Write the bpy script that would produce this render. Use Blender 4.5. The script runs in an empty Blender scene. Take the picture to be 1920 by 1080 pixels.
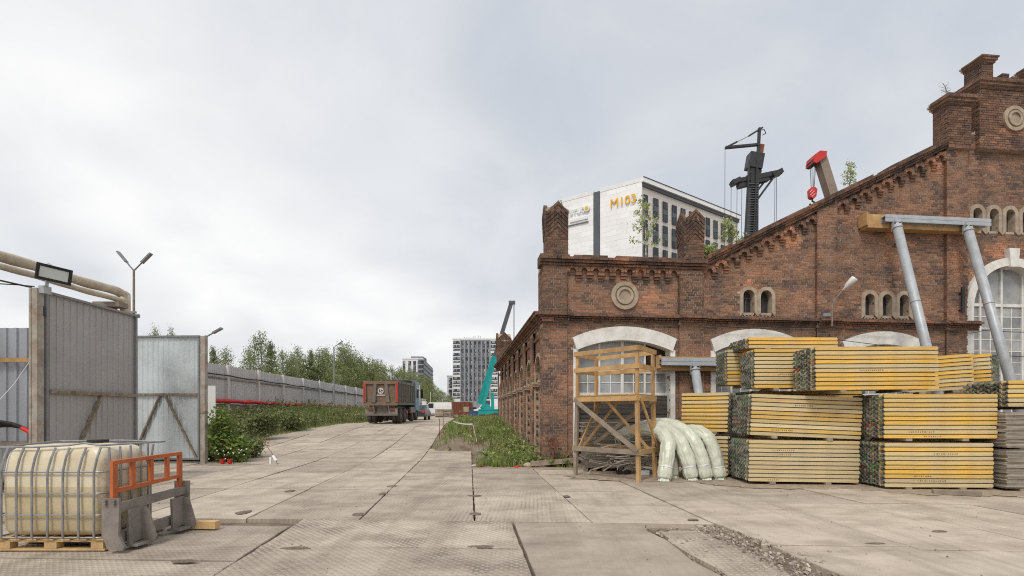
import bpy, math, random
from mathutils import Matrix, Vector, noise
random.seed(7)
R = math.radians
SC = bpy.context.scene
COL = SC.collection

# ---------------------------------------------------------------- camera
cam_d = bpy.data.cameras.new("camera"); CAM = bpy.data.objects.new("camera", cam_d); COL.objects.link(CAM)
CAM.location = (0, 0, 1.6); CAM.rotation_euler = (R(90), 0, 0)
cam_d.sensor_width = 36; cam_d.lens = 36 * 933 / 1920; cam_d.shift_y = 235 / 1920
cam_d.clip_end = 6000; cam_d.clip_start = 0.05
SC.camera = CAM
# ---------------------------------------------------------------- sky, sun, exposure
SUN_DIR = Vector((-0.22, -0.56, 0.80)).normalized()      # towards the sun
W = bpy.data.worlds.new("World"); SC.world = W; W.use_nodes = True
nt = W.node_tree; nt.nodes.clear()
def wn(t, **k):
    n = nt.nodes.new(t)
    for a, b in k.items(): setattr(n, a, b)
    return n
L = nt.links.new
out = wn("ShaderNodeOutputWorld"); bg = wn("ShaderNodeBackground"); bg.inputs[1].default_value = 0.1
sky = wn("ShaderNodeTexSky", sky_type='NISHITA', sun_disc=False)
sky.sun_elevation = math.asin(SUN_DIR.z); sky.sun_rotation = math.atan2(SUN_DIR.x, SUN_DIR.y)
sky.air_density = 1.2; sky.dust_density = 3
tc = wn("ShaderNodeTexCoord"); sep = wn("ShaderNodeSeparateXYZ"); L(tc.outputs["Generated"], sep.inputs[0])
ab = wn("ShaderNodeMath", operation='ABSOLUTE'); L(sep.outputs[2], ab.inputs[0])
zz = wn("ShaderNodeMath", operation='ADD'); zz.inputs[1].default_value = 0.32; L(ab.outputs[0], zz.inputs[0])
dx = wn("ShaderNodeMath", operation='DIVIDE'); L(sep.outputs[0], dx.inputs[0]); L(zz.outputs[0], dx.inputs[1])
dy = wn("ShaderNodeMath", operation='DIVIDE'); L(sep.outputs[1], dy.inputs[0]); L(zz.outputs[0], dy.inputs[1])
cb = wn("ShaderNodeCombineXYZ"); L(dx.outputs[0], cb.inputs[0]); L(dy.outputs[0], cb.inputs[1])
def cloud(scale, det, rough, off, lo, hi, dist=0.0):
    mp = wn("ShaderNodeMapping"); mp.inputs["Location"].default_value = off; L(cb.outputs[0], mp.inputs[0])
    n = wn("ShaderNodeTexNoise"); n.inputs["Scale"].default_value = scale; n.inputs["Detail"].default_value = det
    n.inputs["Roughness"].default_value = rough; n.inputs["Distortion"].default_value = dist
    L(mp.outputs[0], n.inputs["Vector"])
    r = wn("ShaderNodeMapRange", interpolation_type='SMOOTHSTEP'); r.inputs[1].default_value = lo; r.inputs[2].default_value = hi
    L(n.outputs[0], r.inputs[0]); return r.outputs[0]
big = cloud(0.62, 3, 0.5, (3.3, 5.1, 0), 0.36, 0.66, 0.25)
fine = cloud(2.3, 7, 0.56, (4.2, 1.7, 0), 0.3, 0.75, 0.4)
# cloud colour: blue-grey undersides to white
m1 = wn("ShaderNodeMix", data_type='RGBA'); m1.inputs[6].default_value = (4.15, 4.42, 4.85, 1); m1.inputs[7].default_value = (7.4, 7.32, 7.18, 1)
a1 = wn("ShaderNodeMath", operation='MULTIPLY'); a1.inputs[1].default_value = 0.28; L(fine, a1.inputs[0])
a2 = wn("ShaderNodeMath", operation='MULTIPLY_ADD', use_clamp=True); a2.inputs[1].default_value = 0.80; L(big, a2.inputs[0]); L(a1.outputs[0], a2.inputs[2])
# low layer near the horizon is thinner and whiter all the way round
hz = wn("ShaderNodeMapRange", interpolation_type='SMOOTHSTEP'); hz.inputs[1].default_value = 0.0; hz.inputs[2].default_value = 0.42
hz.inputs[3].default_value = 0.85; hz.inputs[4].default_value = 0.0; L(ab.outputs[0], hz.inputs[0])
fm = wn("ShaderNodeMath", operation='MULTIPLY'); L(hz.outputs[0], fm.inputs[0]); 
f2 = wn("ShaderNodeMath", operation='MULTIPLY_ADD'); f2.inputs[1].default_value = 0.6; f2.inputs[2].default_value = 0.4; L(fine, f2.inputs[0]); L(f2.outputs[0], fm.inputs[1])
mx = wn("ShaderNodeMath", operation='MAXIMUM'); L(a2.outputs[0], mx.inputs[0]); L(fm.outputs[0], mx.inputs[1])
L(mx.outputs[0], m1.inputs[0])
m2 = wn("ShaderNodeMix", data_type='RGBA'); m2.inputs[0].default_value = 0.95
L(sky.outputs[0], m2.inputs[6]); L(m1.outputs[2], m2.inputs[7]); L(m2.outputs[2], bg.inputs[0]); L(bg.outputs[0], out.inputs[0])
sd = bpy.data.lights.new("sun", 'SUN'); sd.energy = 1.3; sd.angle = R(14); sd.color = (1, 0.95, 0.87)
SUN = bpy.data.objects.new("sun", sd); COL.objects.link(SUN)
SUN.rotation_euler = SUN_DIR.to_track_quat('Z', 'Y').to_euler(); SUN.location = (-20, -20, 40)
SC.view_settings.view_transform = 'Standard'; SC.view_settings.look = 'None'; SC.view_settings.exposure = 0.54; SC.view_settings.gamma = 1
SC.render.engine = 'CYCLES'; SC.cycles.use_denoising = False; SC.cycles.filter_width = 1.1; SC.cycles.max_bounces = 6; SC.cycles.diffuse_bounces = 3; SC.cycles.transparent_max_bounces = 8

# ---------------------------------------------------------------- helpers
F_PX, EYE, HY = 933.0, 1.6, 775.0
def at(px, py, Y):                       # pixel and distance -> point
    return Vector(((px - 960) * Y / F_PX, Y, EYE + (HY - py) * Y / F_PX))
def lerp(a, b, t): return a + (b - a) * t
def sst(a, b, x):
    t = max(0.0, min(1.0, (x - a) / (b - a))); return t * t * (3 - 2 * t)

class MB:
    def __init__(s): s.v = []; s.f = []; s.m = []; s.c = []
    def add(s, vs, fs, mi=0, col=None):
        o = len(s.v); s.v.extend(tuple(p) for p in vs)
        for f in fs:
            s.f.append(tuple(i + o for i in f)); s.m.append(mi); s.c.append(col)
        return s
    BF = [(0, 3, 2, 1), (4, 5, 6, 7), (0, 1, 5, 4), (1, 2, 6, 5), (2, 3, 7, 6), (3, 0, 4, 7)]
    def box(s, x0, x1, y0, y1, z0, z1, M=None, mi=0, col=None):
        p = [(x0, y0, z0), (x1, y0, z0), (x1, y1, z0), (x0, y1, z0), (x0, y0, z1), (x1, y0, z1), (x1, y1, z1), (x0, y1, z1)]
        if M is not None: p = [M(*q) if callable(M) else M @ Vector(q) for q in p]
        return s.add(p, s.BF, mi, col)
    def bar(s, a, b, w, h, up=(0, 0, 1), mi=0, col=None, ext=0.0):      # rectangular bar from a to b
        a = Vector(a); b = Vector(b); d = (b - a).normalized(); a = a - d * ext; b = b + d * ext
        up = Vector(up)
        if abs(d.dot(up.normalized())) > .98: up = Vector((0, 1, 0)) if abs(d.y) < .9 else Vector((1, 0, 0))
        sx = d.cross(up).normalized() * (w / 2); sz = sx.cross(d).normalized() * (h / 2)
        p = [a - sx - sz, a + sx - sz, b + sx - sz, b - sx - sz, a - sx + sz, a + sx + sz, b + sx + sz, b - sx + sz]
        return s.add(p, s.BF, mi, col)
    def prism(s, pts, fn, d0, d1, mi=0, col=None):         # pts 2-D outline, fn(a,b,d)->xyz
        n = len(pts)
        vs = [fn(a, b, d0) for a, b in pts] + [fn(a, b, d1) for a, b in pts]
        fs = [tuple(range(n)), tuple(range(2 * n - 1, n - 1, -1))] + [(i, i + n, (i + 1) % n + n, (i + 1) % n) for i in range(n)]
        return s.add(vs, fs, mi, col)
    def ring(s, outer, inner, fn, d0, d1, mi=0, col=None, closed=False):   # band between two outlines
        n = len(outer)
        vs = [fn(a, b, d) for d in (d0, d1) for a, b in outer] + [fn(a, b, d) for d in (d0, d1) for a, b in inner]
        fs = []
        for i in range(n if closed else n - 1):
            j = (i + 1) % n
            fs += [(i, j, 2 * n + j, 2 * n + i), (n + j, n + i, 3 * n + i, 3 * n + j), (i, n + i, n + j, j), (2 * n + j, 3 * n + j, 3 * n + i, 2 * n + i)]
        if not closed: fs += [(0, 2 * n, 3 * n, n), (n - 1, 2 * n - 1, 4 * n - 1, 3 * n - 1)]
        return s.add(vs, fs, mi, col)
    def tube(s, path, r, seg=10, mi=0, col=None, caps=True):
        path = [Vector(p) for p in path]; n = len(path); vs = []
        rs = r if isinstance(r, (list, tuple)) else [r] * n
        side = None
        for i, p in enumerate(path):
            d = (path[min(i + 1, n - 1)] - path[max(i - 1, 0)]).normalized()
            if side is None:
                side = d.cross(Vector((0, 0, 1)))
                if side.length < 1e-3: side = d.cross(Vector((0, 1, 0)))
            side = (side - d * side.dot(d)).normalized(); up = side.cross(d)
            for k in range(seg):
                t = 2 * math.pi * k / seg
                vs.append(p + (side * math.cos(t) + up * math.sin(t)) * rs[i])
        fs = [(i * seg + k, i * seg + (k + 1) % seg, (i + 1) * seg + (k + 1) % seg, (i + 1) * seg + k) for i in range(n - 1) for k in range(seg)]
        if caps: fs += [tuple(range(seg - 1, -1, -1)), tuple(range((n - 1) * seg, n * seg))]
        return s.add(vs, fs, mi, col)
    def disc(s, c, axis, r, h, seg=20, mi=0, col=None):
        c = Vector(c); a = Vector(axis).normalized(); return s.tube([c - a * h / 2, c + a * h / 2], r, seg, mi, col)
    def mesh(s, name, mats, smooth=False):
        me = bpy.data.meshes.new(name); me.from_pydata(s.v, [], s.f); me.validate(clean_customdata=False)
        for m in (mats if isinstance(mats, (list, tuple)) else [mats]): me.materials.append(m)
        if len(me.polygons) == len(s.f):
            me.polygons.foreach_set("material_index", s.m)
            if any(c is not None for c in s.c):
                at_ = me.attributes.new("bcol", 'FLOAT_COLOR', 'FACE'); buf = []
                for c in s.c:
                    c = c or (.5, .5, .5); buf += [c[0], c[1], c[2], 1.0]
                at_.data.foreach_set("color", buf)
        if smooth: me.polygons.foreach_set("use_smooth", [True] * len(me.polygons))
        me.update(); return me
    def build(s, name, mats, parent=None, smooth=False):
        return link(name, s.mesh(name, mats, smooth), parent)
def link(name, data, parent=None):
    o = bpy.data.objects.new(name, data); COL.objects.link(o)
    if parent is not None: adopt(o, parent)
    return o
def adopt(o, parent):
    o.parent = parent; m = Matrix.Identity(4); p = parent
    while p is not None: m = (p.matrix_parent_inverse @ p.matrix_basis) @ m; p = p.parent
    o.matrix_parent_inverse = m.inverted()
def tag(o, label, cat, group=None, kind=None):
    o["label"] = label; o["category"] = cat
    if group: o["group"] = group
    if kind: o["kind"] = kind
    return o
def thing(name, label, cat, loc=(0, 0, 0), group=None):
    o = link(name, None); o.location = loc; o.empty_display_size = .2; return tag(o, label, cat, group)
def copy_tree(o, parent=None):
    c = o.copy(); COL.objects.link(c); c.parent = parent
    for ch in o.children: copy_tree(ch, c)
    return c
def children_rec(o):
    r = [o]
    for c in o.children: r += children_rec(c)
    return r

# ---------------------------------------------------------------- materials
def mat(name, c1, c2=None, rough=.8, scale=4.0, detail=6, bump=0.0, bscale=None, metal=0.0, src=None, stretch=(1, 1, 1), stain=None, stain_scale=1.2,
        stain_amt=.5, rnd=0.0, spec=.35, lo=.35, hi=.65, trans=0.0, coat=0.0):
    """noise mix of c1 and c2 (or brightness noise on an attribute / object colour), optional stain colour, bump"""
    m = bpy.data.materials.new(name); m.use_nodes = True; t = m.node_tree; n = t.nodes; k = t.links.new
    b = n["Principled BSDF"]; b.inputs["Roughness"].default_value = rough; b.inputs["Metallic"].default_value = metal
    b.inputs["Specular IOR Level"].default_value = spec
    if coat: b.inputs["Coat Weight"].default_value = coat
    tcx = n.new("ShaderNodeTexCoord"); mp = n.new("ShaderNodeMapping"); mp.inputs["Scale"].default_value = stretch; k(tcx.outputs["Object"], mp.inputs[0])
    def nz(sc, det=detail, r=.6):
        q = n.new("ShaderNodeTexNoise"); q.inputs["Scale"].default_value = sc; q.inputs["Detail"].default_value = det; q.inputs["Roughness"].default_value = r
        k(mp.outputs[0], q.inputs["Vector"]); return q.outputs[0]
    def rng(o_, a, b_, c=0, d=1):
        q = n.new("ShaderNodeMapRange"); q.inputs[1].default_value = a; q.inputs[2].default_value = b_; q.inputs[3].default_value = c; q.inputs[4].default_value = d
        k(o_, q.inputs[0]); return q.outputs[0]
    def mixc(f, A, B, mode='MIX'):
        q = n.new("ShaderNodeMix"); q.data_type = 'RGBA'; q.blend_type = mode
        if isinstance(f, float): q.inputs[0].default_value = f
        else: k(f, q.inputs[0])
        for s_, v in ((6, A), (7, B)):
            if isinstance(v, tuple): q.inputs[s_].default_value = (*v, 1)
            else: k(v, q.inputs[s_])
        return q.outputs[2]
    nb = nz(scale)
    f = rng(nb, lo, hi)
    if src == 'attr':
        a = n.new("ShaderNodeAttribute"); a.attribute_name = "bcol"; base = a.outputs["Color"]
        base = mixc(1.0, base, mixc(f, c1, c2), 'MULTIPLY')
    elif src == 'obj':
        a = n.new("ShaderNodeObjectInfo"); base = mixc(1.0, a.outputs["Color"], mixc(f, c1, c2), 'MULTIPLY')
    else:
        base = mixc(f, c1, c2 or tuple(x * .8 for x in c1))
    if stain:
        base = mixc(rng(nz(stain_scale, 8, .68), .46, .72, 0, stain_amt), base, stain)
    if rnd:
        oi = n.new("ShaderNodeObjectInfo"); v = rng(oi.outputs["Random"], 0, 1, 1 - rnd, 1 + rnd)
        hs = n.new("ShaderNodeHueSaturation"); k(v, hs.inputs["Value"]); k(base, hs.inputs["Color"]); base = hs.outputs[0]
    k(base, b.inputs["Base Color"])
    if bump:
        bp = n.new("ShaderNodeBump"); bp.inputs["Strength"].default_value = min(1, bump); bp.inputs["Distance"].default_value = .02
        k(nz(bscale or scale * 6, 5, .65), bp.inputs["Height"]); k(bp.outputs[0], b.inputs["Normal"])
    if trans:
        tr = n.new("ShaderNodeBsdfTranslucent"); k(base, tr.inputs[0]); ms = n.new("ShaderNodeMixShader"); ms.inputs[0].default_value = trans
        k(b.outputs[0], ms.inputs[1]); k(tr.outputs[0], ms.inputs[2]); k(ms.outputs[0], n["Material Output"].inputs[0])
    return m
M = {}
M['brick'] = mat('brick', (.72, .72, .74), (1.58, 1.55, 1.54), .92, 26, bump=.5, bscale=60, src='attr', stain=(.38, .27, .19), stain_scale=3.4, stain_amt=.28, spec=.2)
M['brick_obj'] = mat('brick_obj', (.72, .72, .74), (1.58, 1.55, 1.54), .92, 26, bump=.5, bscale=60, src='obj', stain=(.38, .27, .19), stain_scale=3.4, stain_amt=.28, spec=.2)
M['mortar'] = mat('mortar', (.52, .44, .35), (.33, .27, .21), .95, 3.5, bump=.5, bscale=40, spec=.1, stain=(.13, .10, .08), stain_scale=1.1, stain_amt=.75)
M['soot'] = mat('soot', (.12, .085, .065), (.05, .036, .03), .95, 7, bump=.6, bscale=30, spec=.1)  # dark tone of the sheets that stand in for the unlit interior
M['white'] = mat('white_paint', (.80, .79, .76), (.68, .66, .61), .75, 3, bump=.15, bscale=20, stain=(.48, .43, .36), stain_scale=3.0, stain_amt=.4)
M['stucco'] = mat('stucco', (.47, .39, .30), (.34, .27, .20), .9, 5, bump=.4, bscale=25, stain=(.22, .15, .11), stain_scale=3, stain_amt=.6)
M['glass'] = mat('dusty_glass', (.36, .37, .37), (.20, .21, .215), .22, 1.5, stain=(.46, .44, .40), stain_scale=1.6, stain_amt=.8, spec=.5, rnd=.22)
M['glass_dark'] = mat('dark_glass', (.05, .055, .06), (.03, .03, .035), .12, 2, spec=.5)
M['oldboard'] = mat('old_board', (.11, .095, .08), (.055, .047, .042), .9, 3, stretch=(1, 1, 8), bump=.4, bscale=20, rnd=.25)
M['wood'] = mat('raw_timber', (.56, .36, .16), (.40, .235, .095), .75, 3, bump=.25, bscale=25, stain=(.30, .20, .12), stain_scale=2.2, stain_amt=.6, rnd=.10)
M['wood_grey'] = mat('grey_timber', (.36, .30, .235), (.24, .19, .145), .85, 4, bump=.4, bscale=25, rnd=.18, stain=(.16, .125, .10), stain_amt=.6)
M['ply'] = mat('weathered_plywood', (.40, .355, .295), (.24, .205, .165), .85, 3, stretch=(1, 1, 14), bump=.4, bscale=14, rnd=.20)
M['concrete'] = mat('slab_concrete', (.51, .44, .36), (.43, .365, .295), .93, 1.3, detail=9, bump=.35, bscale=70, stretch=(1, 1.6, 1), stain=(.23, .185, .145), stain_scale=.8, stain_amt=.8, rnd=.15, spec=.2)
def add_tracks(m, col, amt):
    n = m.node_tree.nodes; k = m.node_tree.links.new; b = n["Principled BSDF"]; tcx = n.new("ShaderNodeTexCoord"); mp = n.new("ShaderNodeMapping"); mp.inputs["Scale"].default_value = (2.6, .22, 1); mp.inputs["Rotation"].default_value = (0, 0, -.09)
    k(tcx.outputs["Object"], mp.inputs[0]); q = n.new("ShaderNodeTexNoise"); q.inputs["Scale"].default_value = 1.0; q.inputs["Detail"].default_value = 8; q.inputs["Roughness"].default_value = .66; k(mp.outputs[0], q.inputs["Vector"])
    r = n.new("ShaderNodeMapRange"); r.inputs[1].default_value = .48; r.inputs[2].default_value = .70; r.inputs[4].default_value = amt; k(q.outputs[0], r.inputs[0])
    mx = n.new("ShaderNodeMix"); mx.data_type = 'RGBA'; k(r.outputs[0], mx.inputs[0]); k(b.inputs["Base Color"].links[0].from_socket, mx.inputs[6]); mx.inputs[7].default_value = (*col, 1); k(mx.outputs[2], b.inputs["Base Color"])
add_tracks(M['concrete'], (.29, .245, .195), .65)
M['dirt'] = mat('dirt', (.27, .215, .165), (.15, .115, .085), .98, 1.6, detail=9, bump=.8, bscale=35, spec=.1, stain=(.34, .29, .23), stain_scale=5, stain_amt=.5)
M['steel'] = mat('grey_painted_steel', (.46, .49, .52), (.38, .405, .43), .45, 3, metal=.15, bump=.1, bscale=9, stain=(.30, .27, .24), stain_scale=2.6, stain_amt=.6, spec=.5)
M['zinc'] = mat('zinc_sheet', (.66, .72, .74), (.55, .605, .62), .36, 1.2, metal=.35, stain=(.34, .32, .29), stain_scale=1.1, stain_amt=.55, spec=.5)
M['grey_sheet'] = mat('grey_sheet', (.43, .42, .41), (.37, .36, .35), .45, 1.0, metal=.15, stain=(.36, .33, .29), stain_scale=.9, stain_amt=.45)
M['fence_sheet'] = mat('fence_sheet', (.58, .565, .56), (.52, .505, .50), .5, .8, metal=.1, rnd=.04, stain=(.33, .31, .28), stain_amt=.25)
M['light_sheet'] = mat('light_fence_sheet', (.40, .42, .46), (.34, .36, .40), .45, .8, metal=.15, stain=(.3, .29, .27), stain_amt=.3)
M['post'] = mat('weathered_post', (.44, .41, .35), (.31, .28, .24), .8, 4, stain=(.24, .13, .075), stain_scale=3, stain_amt=.75, bump=.2)
M['rustrail'] = mat('muddy_rail', (.32, .265, .20), (.17, .125, .09), .9, 9, bump=.4)
M['dark_steel'] = mat('dark_steel', (.045, .047, .05), (.025, .026, .028), .5, 3, metal=.2, spec=.5)
M['black'] = mat('black_rubber', (.022, .022, .024), (.035, .033, .03), .75, 5)
M['cage'] = mat('galvanised_bar', (.36, .37, .38), (.26, .265, .27), .45, 8, metal=.5, stain=(.25, .2, .15), stain_amt=.4)
M['orange'] = mat('worn_orange_paint', (.56, .15, .05), (.44, .115, .04), .6, 6, stain=(.28, .11, .06), stain_scale=7, stain_amt=.7)
M['muddy'] = mat('muddy_grey_steel', (.27, .24, .215), (.19, .165, .145), .85, 5, bump=.3, stain=(.30, .26, .21), stain_scale=4)
M['pallet'] = mat('pallet_wood', (.62, .43, .21), (.48, .31, .14), .8, 4, stain=(.28, .19, .12), stain_scale=2.5, stain_amt=.6, bump=.2, rnd=.12)
M['red'] = mat('red_plastic', (.68, .035, .03), (.5, .02, .02), .55, 5)
M['leaf'] = mat('leaf', (.8, .8, .8), (1.2, 1.2, 1.2), .7, 1.5, src='attr', trans=.38, spec=.2)
M['bark'] = mat('bark', (.24, .2, .16), (.12, .1, .08), .95, 9, bump=.5)
M['birch'] = mat('birch_bark', (.55, .52, .47), (.2, .18, .15), .9, 12, bump=.3, lo=.45, hi=.6)
M['plaster_white'] = mat('white_cladding', (.86, .86, .855), (.81, .815, .815), .6, .5, rnd=.045)
M['plaster_cream'] = mat('cream_cladding', (.72, .68, .62), (.66, .625, .57), .7, .5, rnd=.05)
M['clad_grey'] = mat('dark_grey_cladding', (.11, .12, .135), (.085, .095, .11), .6, .5)
M['frame_dark'] = mat('window_frame_dark', (.045, .05, .058), (.03, .034, .04), .5, 2)
M['pane'] = mat('window_pane', (.06, .07, .085), (.03, .036, .045), .3, .6, spec=.25, rnd=.5)
M['pane_light'] = mat('curtained_pane', (.42, .43, .43), (.25, .26, .27), .15, .6, rnd=.4)
M['gold'] = mat('yellow_sign', (.85, .47, .02), (.8, .42, .02), .5, 3)
M['teal'] = mat('teal_paint', (.012, .37, .35), (.01, .30, .29), .4, 2, spec=.5, stain=(.03, .24, .23), stain_amt=.3)
M['rust'] = mat('rusty_steel', (.235, .085, .045), (.14, .05, .03), .85, 3, bump=.3)
M['blue'] = mat('blue_paint', (.06, .14, .30), (.05, .11, .22), .5, 2, stain=(.2, .2, .22))
M['lampgrey'] = mat('lamp_grey', (.27, .275, .275), (.21, .21, .21), .55, 6)
M['fence_post'] = mat('pale_fence_post', (.66, .63, .61), (.57, .54, .52), .6, 3)
M['gate_frame'] = mat('gate_frame_steel', (.27, .27, .275), (.22, .22, .22), .5, 3, metal=.2, stain=(.3, .26, .21), stain_amt=.4)
M['lamppole'] = mat('rusty_lamp_pole', (.20, .15, .115), (.30, .26, .22), .75, 8)
M['lampwhite'] = mat('lamp_white', (.78, .78, .75), (.7, .7, .66), .4, 4)
M['insul'] = mat('pipe_insulation_wrap', (.60, .53, .42), (.46, .39, .29), .9, 4, bump=.7, bscale=12, stain=(.36, .29, .2), stain_scale=3)
M['red_crane'] = mat('red_crane_paint', (.66, .05, .035), (.5, .035, .03), .45, 3)
M['white_plain'] = mat('white_enamel', (.8, .8, .8), (.72, .72, .72), .4, 2)
M['boom'] = mat('dusty_boom_paint', (.28, .215, .165), (.21, .16, .125), .6, 2, stain=(.33, .28, .23))
M['boom_grey'] = mat('grey_boom_paint', (.12, .125, .14), (.09, .095, .105), .45, 2)
M['film'] = mat('pale_green_film', (.66, .68, .58), (.54, .57, .46), .30, 5, stretch=(1, 1, .4), bump=.55, bscale=16, stain=(.46, .42, .33), stain_scale=4, stain_amt=.6, spec=.45)
M['stamp'] = mat('faded_ink', (.16, .10, .06), (.30, .20, .10), .8, 60, lo=.4, hi=.6)
M['rod'] = mat('grey_rods', (.46, .41, .35), (.28, .24, .2), .8, 6, rnd=.25)
M['bottle'] = None
# ---------------------------------------------------------------- terrain
def fence_x(y): return -14.4 - .0279 * y
def g0(y):                                # the yard is level, then the road climbs
    return .9 * sst(15.5, 37, y) * 1.0 + .35 * sst(36, 82, y) if y > 15.5 else 0.0
def road_left(y):                         # left edge of the slab road
    return lerp(-9.6, -12.4, sst(16.5, 23, y)) if y < 24 else lerp(-12.4, -10.8, sst(24, 48, y))
TH = math.atan(.106); CT, ST = math.cos(TH), math.sin(TH)
OX, OY = .93, 15.0
def wall_x(y): return OX - .106 * (y - OY)
def G2(a, b):                             # slab lattice to ground plan
    return (a * 1.0 - b * .085, 7.39 + b - a * .05)
def ab_of(x, y):
    b = (y - 7.39 + .05 * x) / (1 + .05 * .085); return (x + .085 * b, b)
def ground_z(x, y):
    z = g0(y)
    if y > 14.6:
        fx = fence_x(y); rl = road_left(y)
        if x < rl and y > 16.3: z += .75 * sst(rl - .2, fx + .8, x) * sst(16.5, 21, y)
        a, b = ab_of(x, y)
        edge = -.45 if b < 12.3 else -2.25
        if a > edge and x < wall_x(y) + 2 and y < 60:
            t = sst(edge, edge + 1.2, a)
            z += t * (.06 * sst(14.6, 15.2, y) + .30 * sst(17, 21, y) * (1 - .6 * sst(30, 40, y)))
    return z
def bump_z(x, y): return noise.noise((x * .9, y * .9, 0)) * .05 + noise.noise((x * 3.1, y * 3.1, 5)) * .02
def axis(lo, hi, st, far):
    r = [lo + st * i for i in range(int((hi - lo) / st) + 1)]
    s_, x = st, r[-1]
    while x < far[1]: s_ *= 1.35; x += s_; r.append(x)
    s_, x = st, r[0]
    while x > far[0]: s_ *= 1.35; x -= s_; r.insert(0, x)
    return r
xs = axis(-20, 16, .5, (-2500, 2500)); ys = axis(2, 62, .5, (-60, 4000))
mb = MB(); vs = []
for y in ys:
    for x in xs:
        near = 1 if -22 < x < 20 and 0 < y < 90 else 0
        onroad = 0
        if near:
            a, b = ab_of(x, y)
            verge = y > 14.6 and a > (-.45 if b < 12.3 else -2.25)
            onroad = (not verge) and (y < 16.3 or x > road_left(y) - .2)
        vs.append((x, y, ground_z(x, y) + (bump_z(x, y) if near else 0) * (.4 if onroad else 1) - (.085 if onroad else 0.02)))
nx = len(xs)
mb.add(vs, [(j * nx + i, j * nx + i + 1, (j + 1) * nx + i + 1, (j + 1) * nx + i) for j in range(len(ys) - 1) for i in range(nx - 1)])
ground = mb.build('ground', M['dirt'], smooth=True); ground["kind"] = "structure"
tag(ground, 'bare brown dirt ground under the slabs and verges', 'ground')

# ---------------------------------------------------------------- road of concrete slabs
def waffle(name, a, amt):
    m = M['concrete'].copy(); m.name = name; n = m.node_tree.nodes; k = m.node_tree.links.new; b = n["Principled BSDF"]
    tcx = n.new("ShaderNodeTexCoord"); sp = n.new("ShaderNodeSeparateXYZ"); mp = n.new("ShaderNodeMapping"); mp.inputs["Rotation"].default_value = (0, 0, a)
    k(tcx.outputs["Object"], mp.inputs[0]); k(mp.outputs[0], sp.inputs[0])
    def sn(o, fr):
        q = n.new("ShaderNodeMath"); q.operation = 'MULTIPLY'; q.inputs[1].default_value = fr; k(o, q.inputs[0])
        s_ = n.new("ShaderNodeMath"); s_.operation = 'SINE'; k(q.outputs[0], s_.inputs[0]); return s_.outputs[0]
    mn = n.new("ShaderNodeMath"); mn.operation = 'MAXIMUM'; k(sn(sp.outputs[0], 88), mn.inputs[0]); k(sn(sp.outputs[1], 88), mn.inputs[1])
    r = n.new("ShaderNodeMapRange"); r.inputs[1].default_value = .2; r.inputs[2].default_value = .9; k(mn.outputs[0], r.inputs[0])
    nz = n.new("ShaderNodeTexNoise"); nz.inputs["Scale"].default_value = .9; nz.inputs["Detail"].default_value = 7; nz.inputs["Roughness"].default_value = .65; k(tcx.outputs["Object"], nz.inputs["Vector"])
    r2 = n.new("ShaderNodeMapRange"); r2.inputs[1].default_value = .47; r2.inputs[2].default_value = .62; r2.inputs[3].default_value = .08; r2.inputs[4].default_value = 1; k(nz.outputs[0], r2.inputs[0])
    f = n.new("ShaderNodeMath"); f.operation = 'MULTIPLY'; k(r.outputs[0], f.inputs[0]); k(r2.outputs[0], f.inputs[1])
    f2 = n.new("ShaderNodeMath"); f2.operation = 'MULTIPLY'; f2.inputs[1].default_value = amt; k(f.outputs[0], f2.inputs[0])
    old = b.inputs["Base Color"].links[0].from_socket
    mx = n.new("ShaderNodeMix"); mx.data_type = 'RGBA'; k(f2.outputs[0], mx.inputs[0]); k(old, mx.inputs[6]); mx.inputs[7].default_value = (.13, .11, .09, 1); k(mx.outputs[2], b.inputs["Base Color"])
    bp = n.new("ShaderNodeBump"); bp.inputs["Strength"].default_value = .5; bp.inputs["Distance"].default_value = .012; bp.invert = True
    k(mn.outputs[0], bp.inputs["Height"]); k(bp.outputs[0], b.inputs["Normal"])
    return m
M['waffle'] = waffle('dimpled_concrete', .79, .85); M['waffle_soft'] = waffle('worn_dimpled_concrete', 0.05, .5)
road = link('road', None); road["kind"] = "structure"; tag(road, 'yard and road paved with dusty concrete slabs', 'road')
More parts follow.
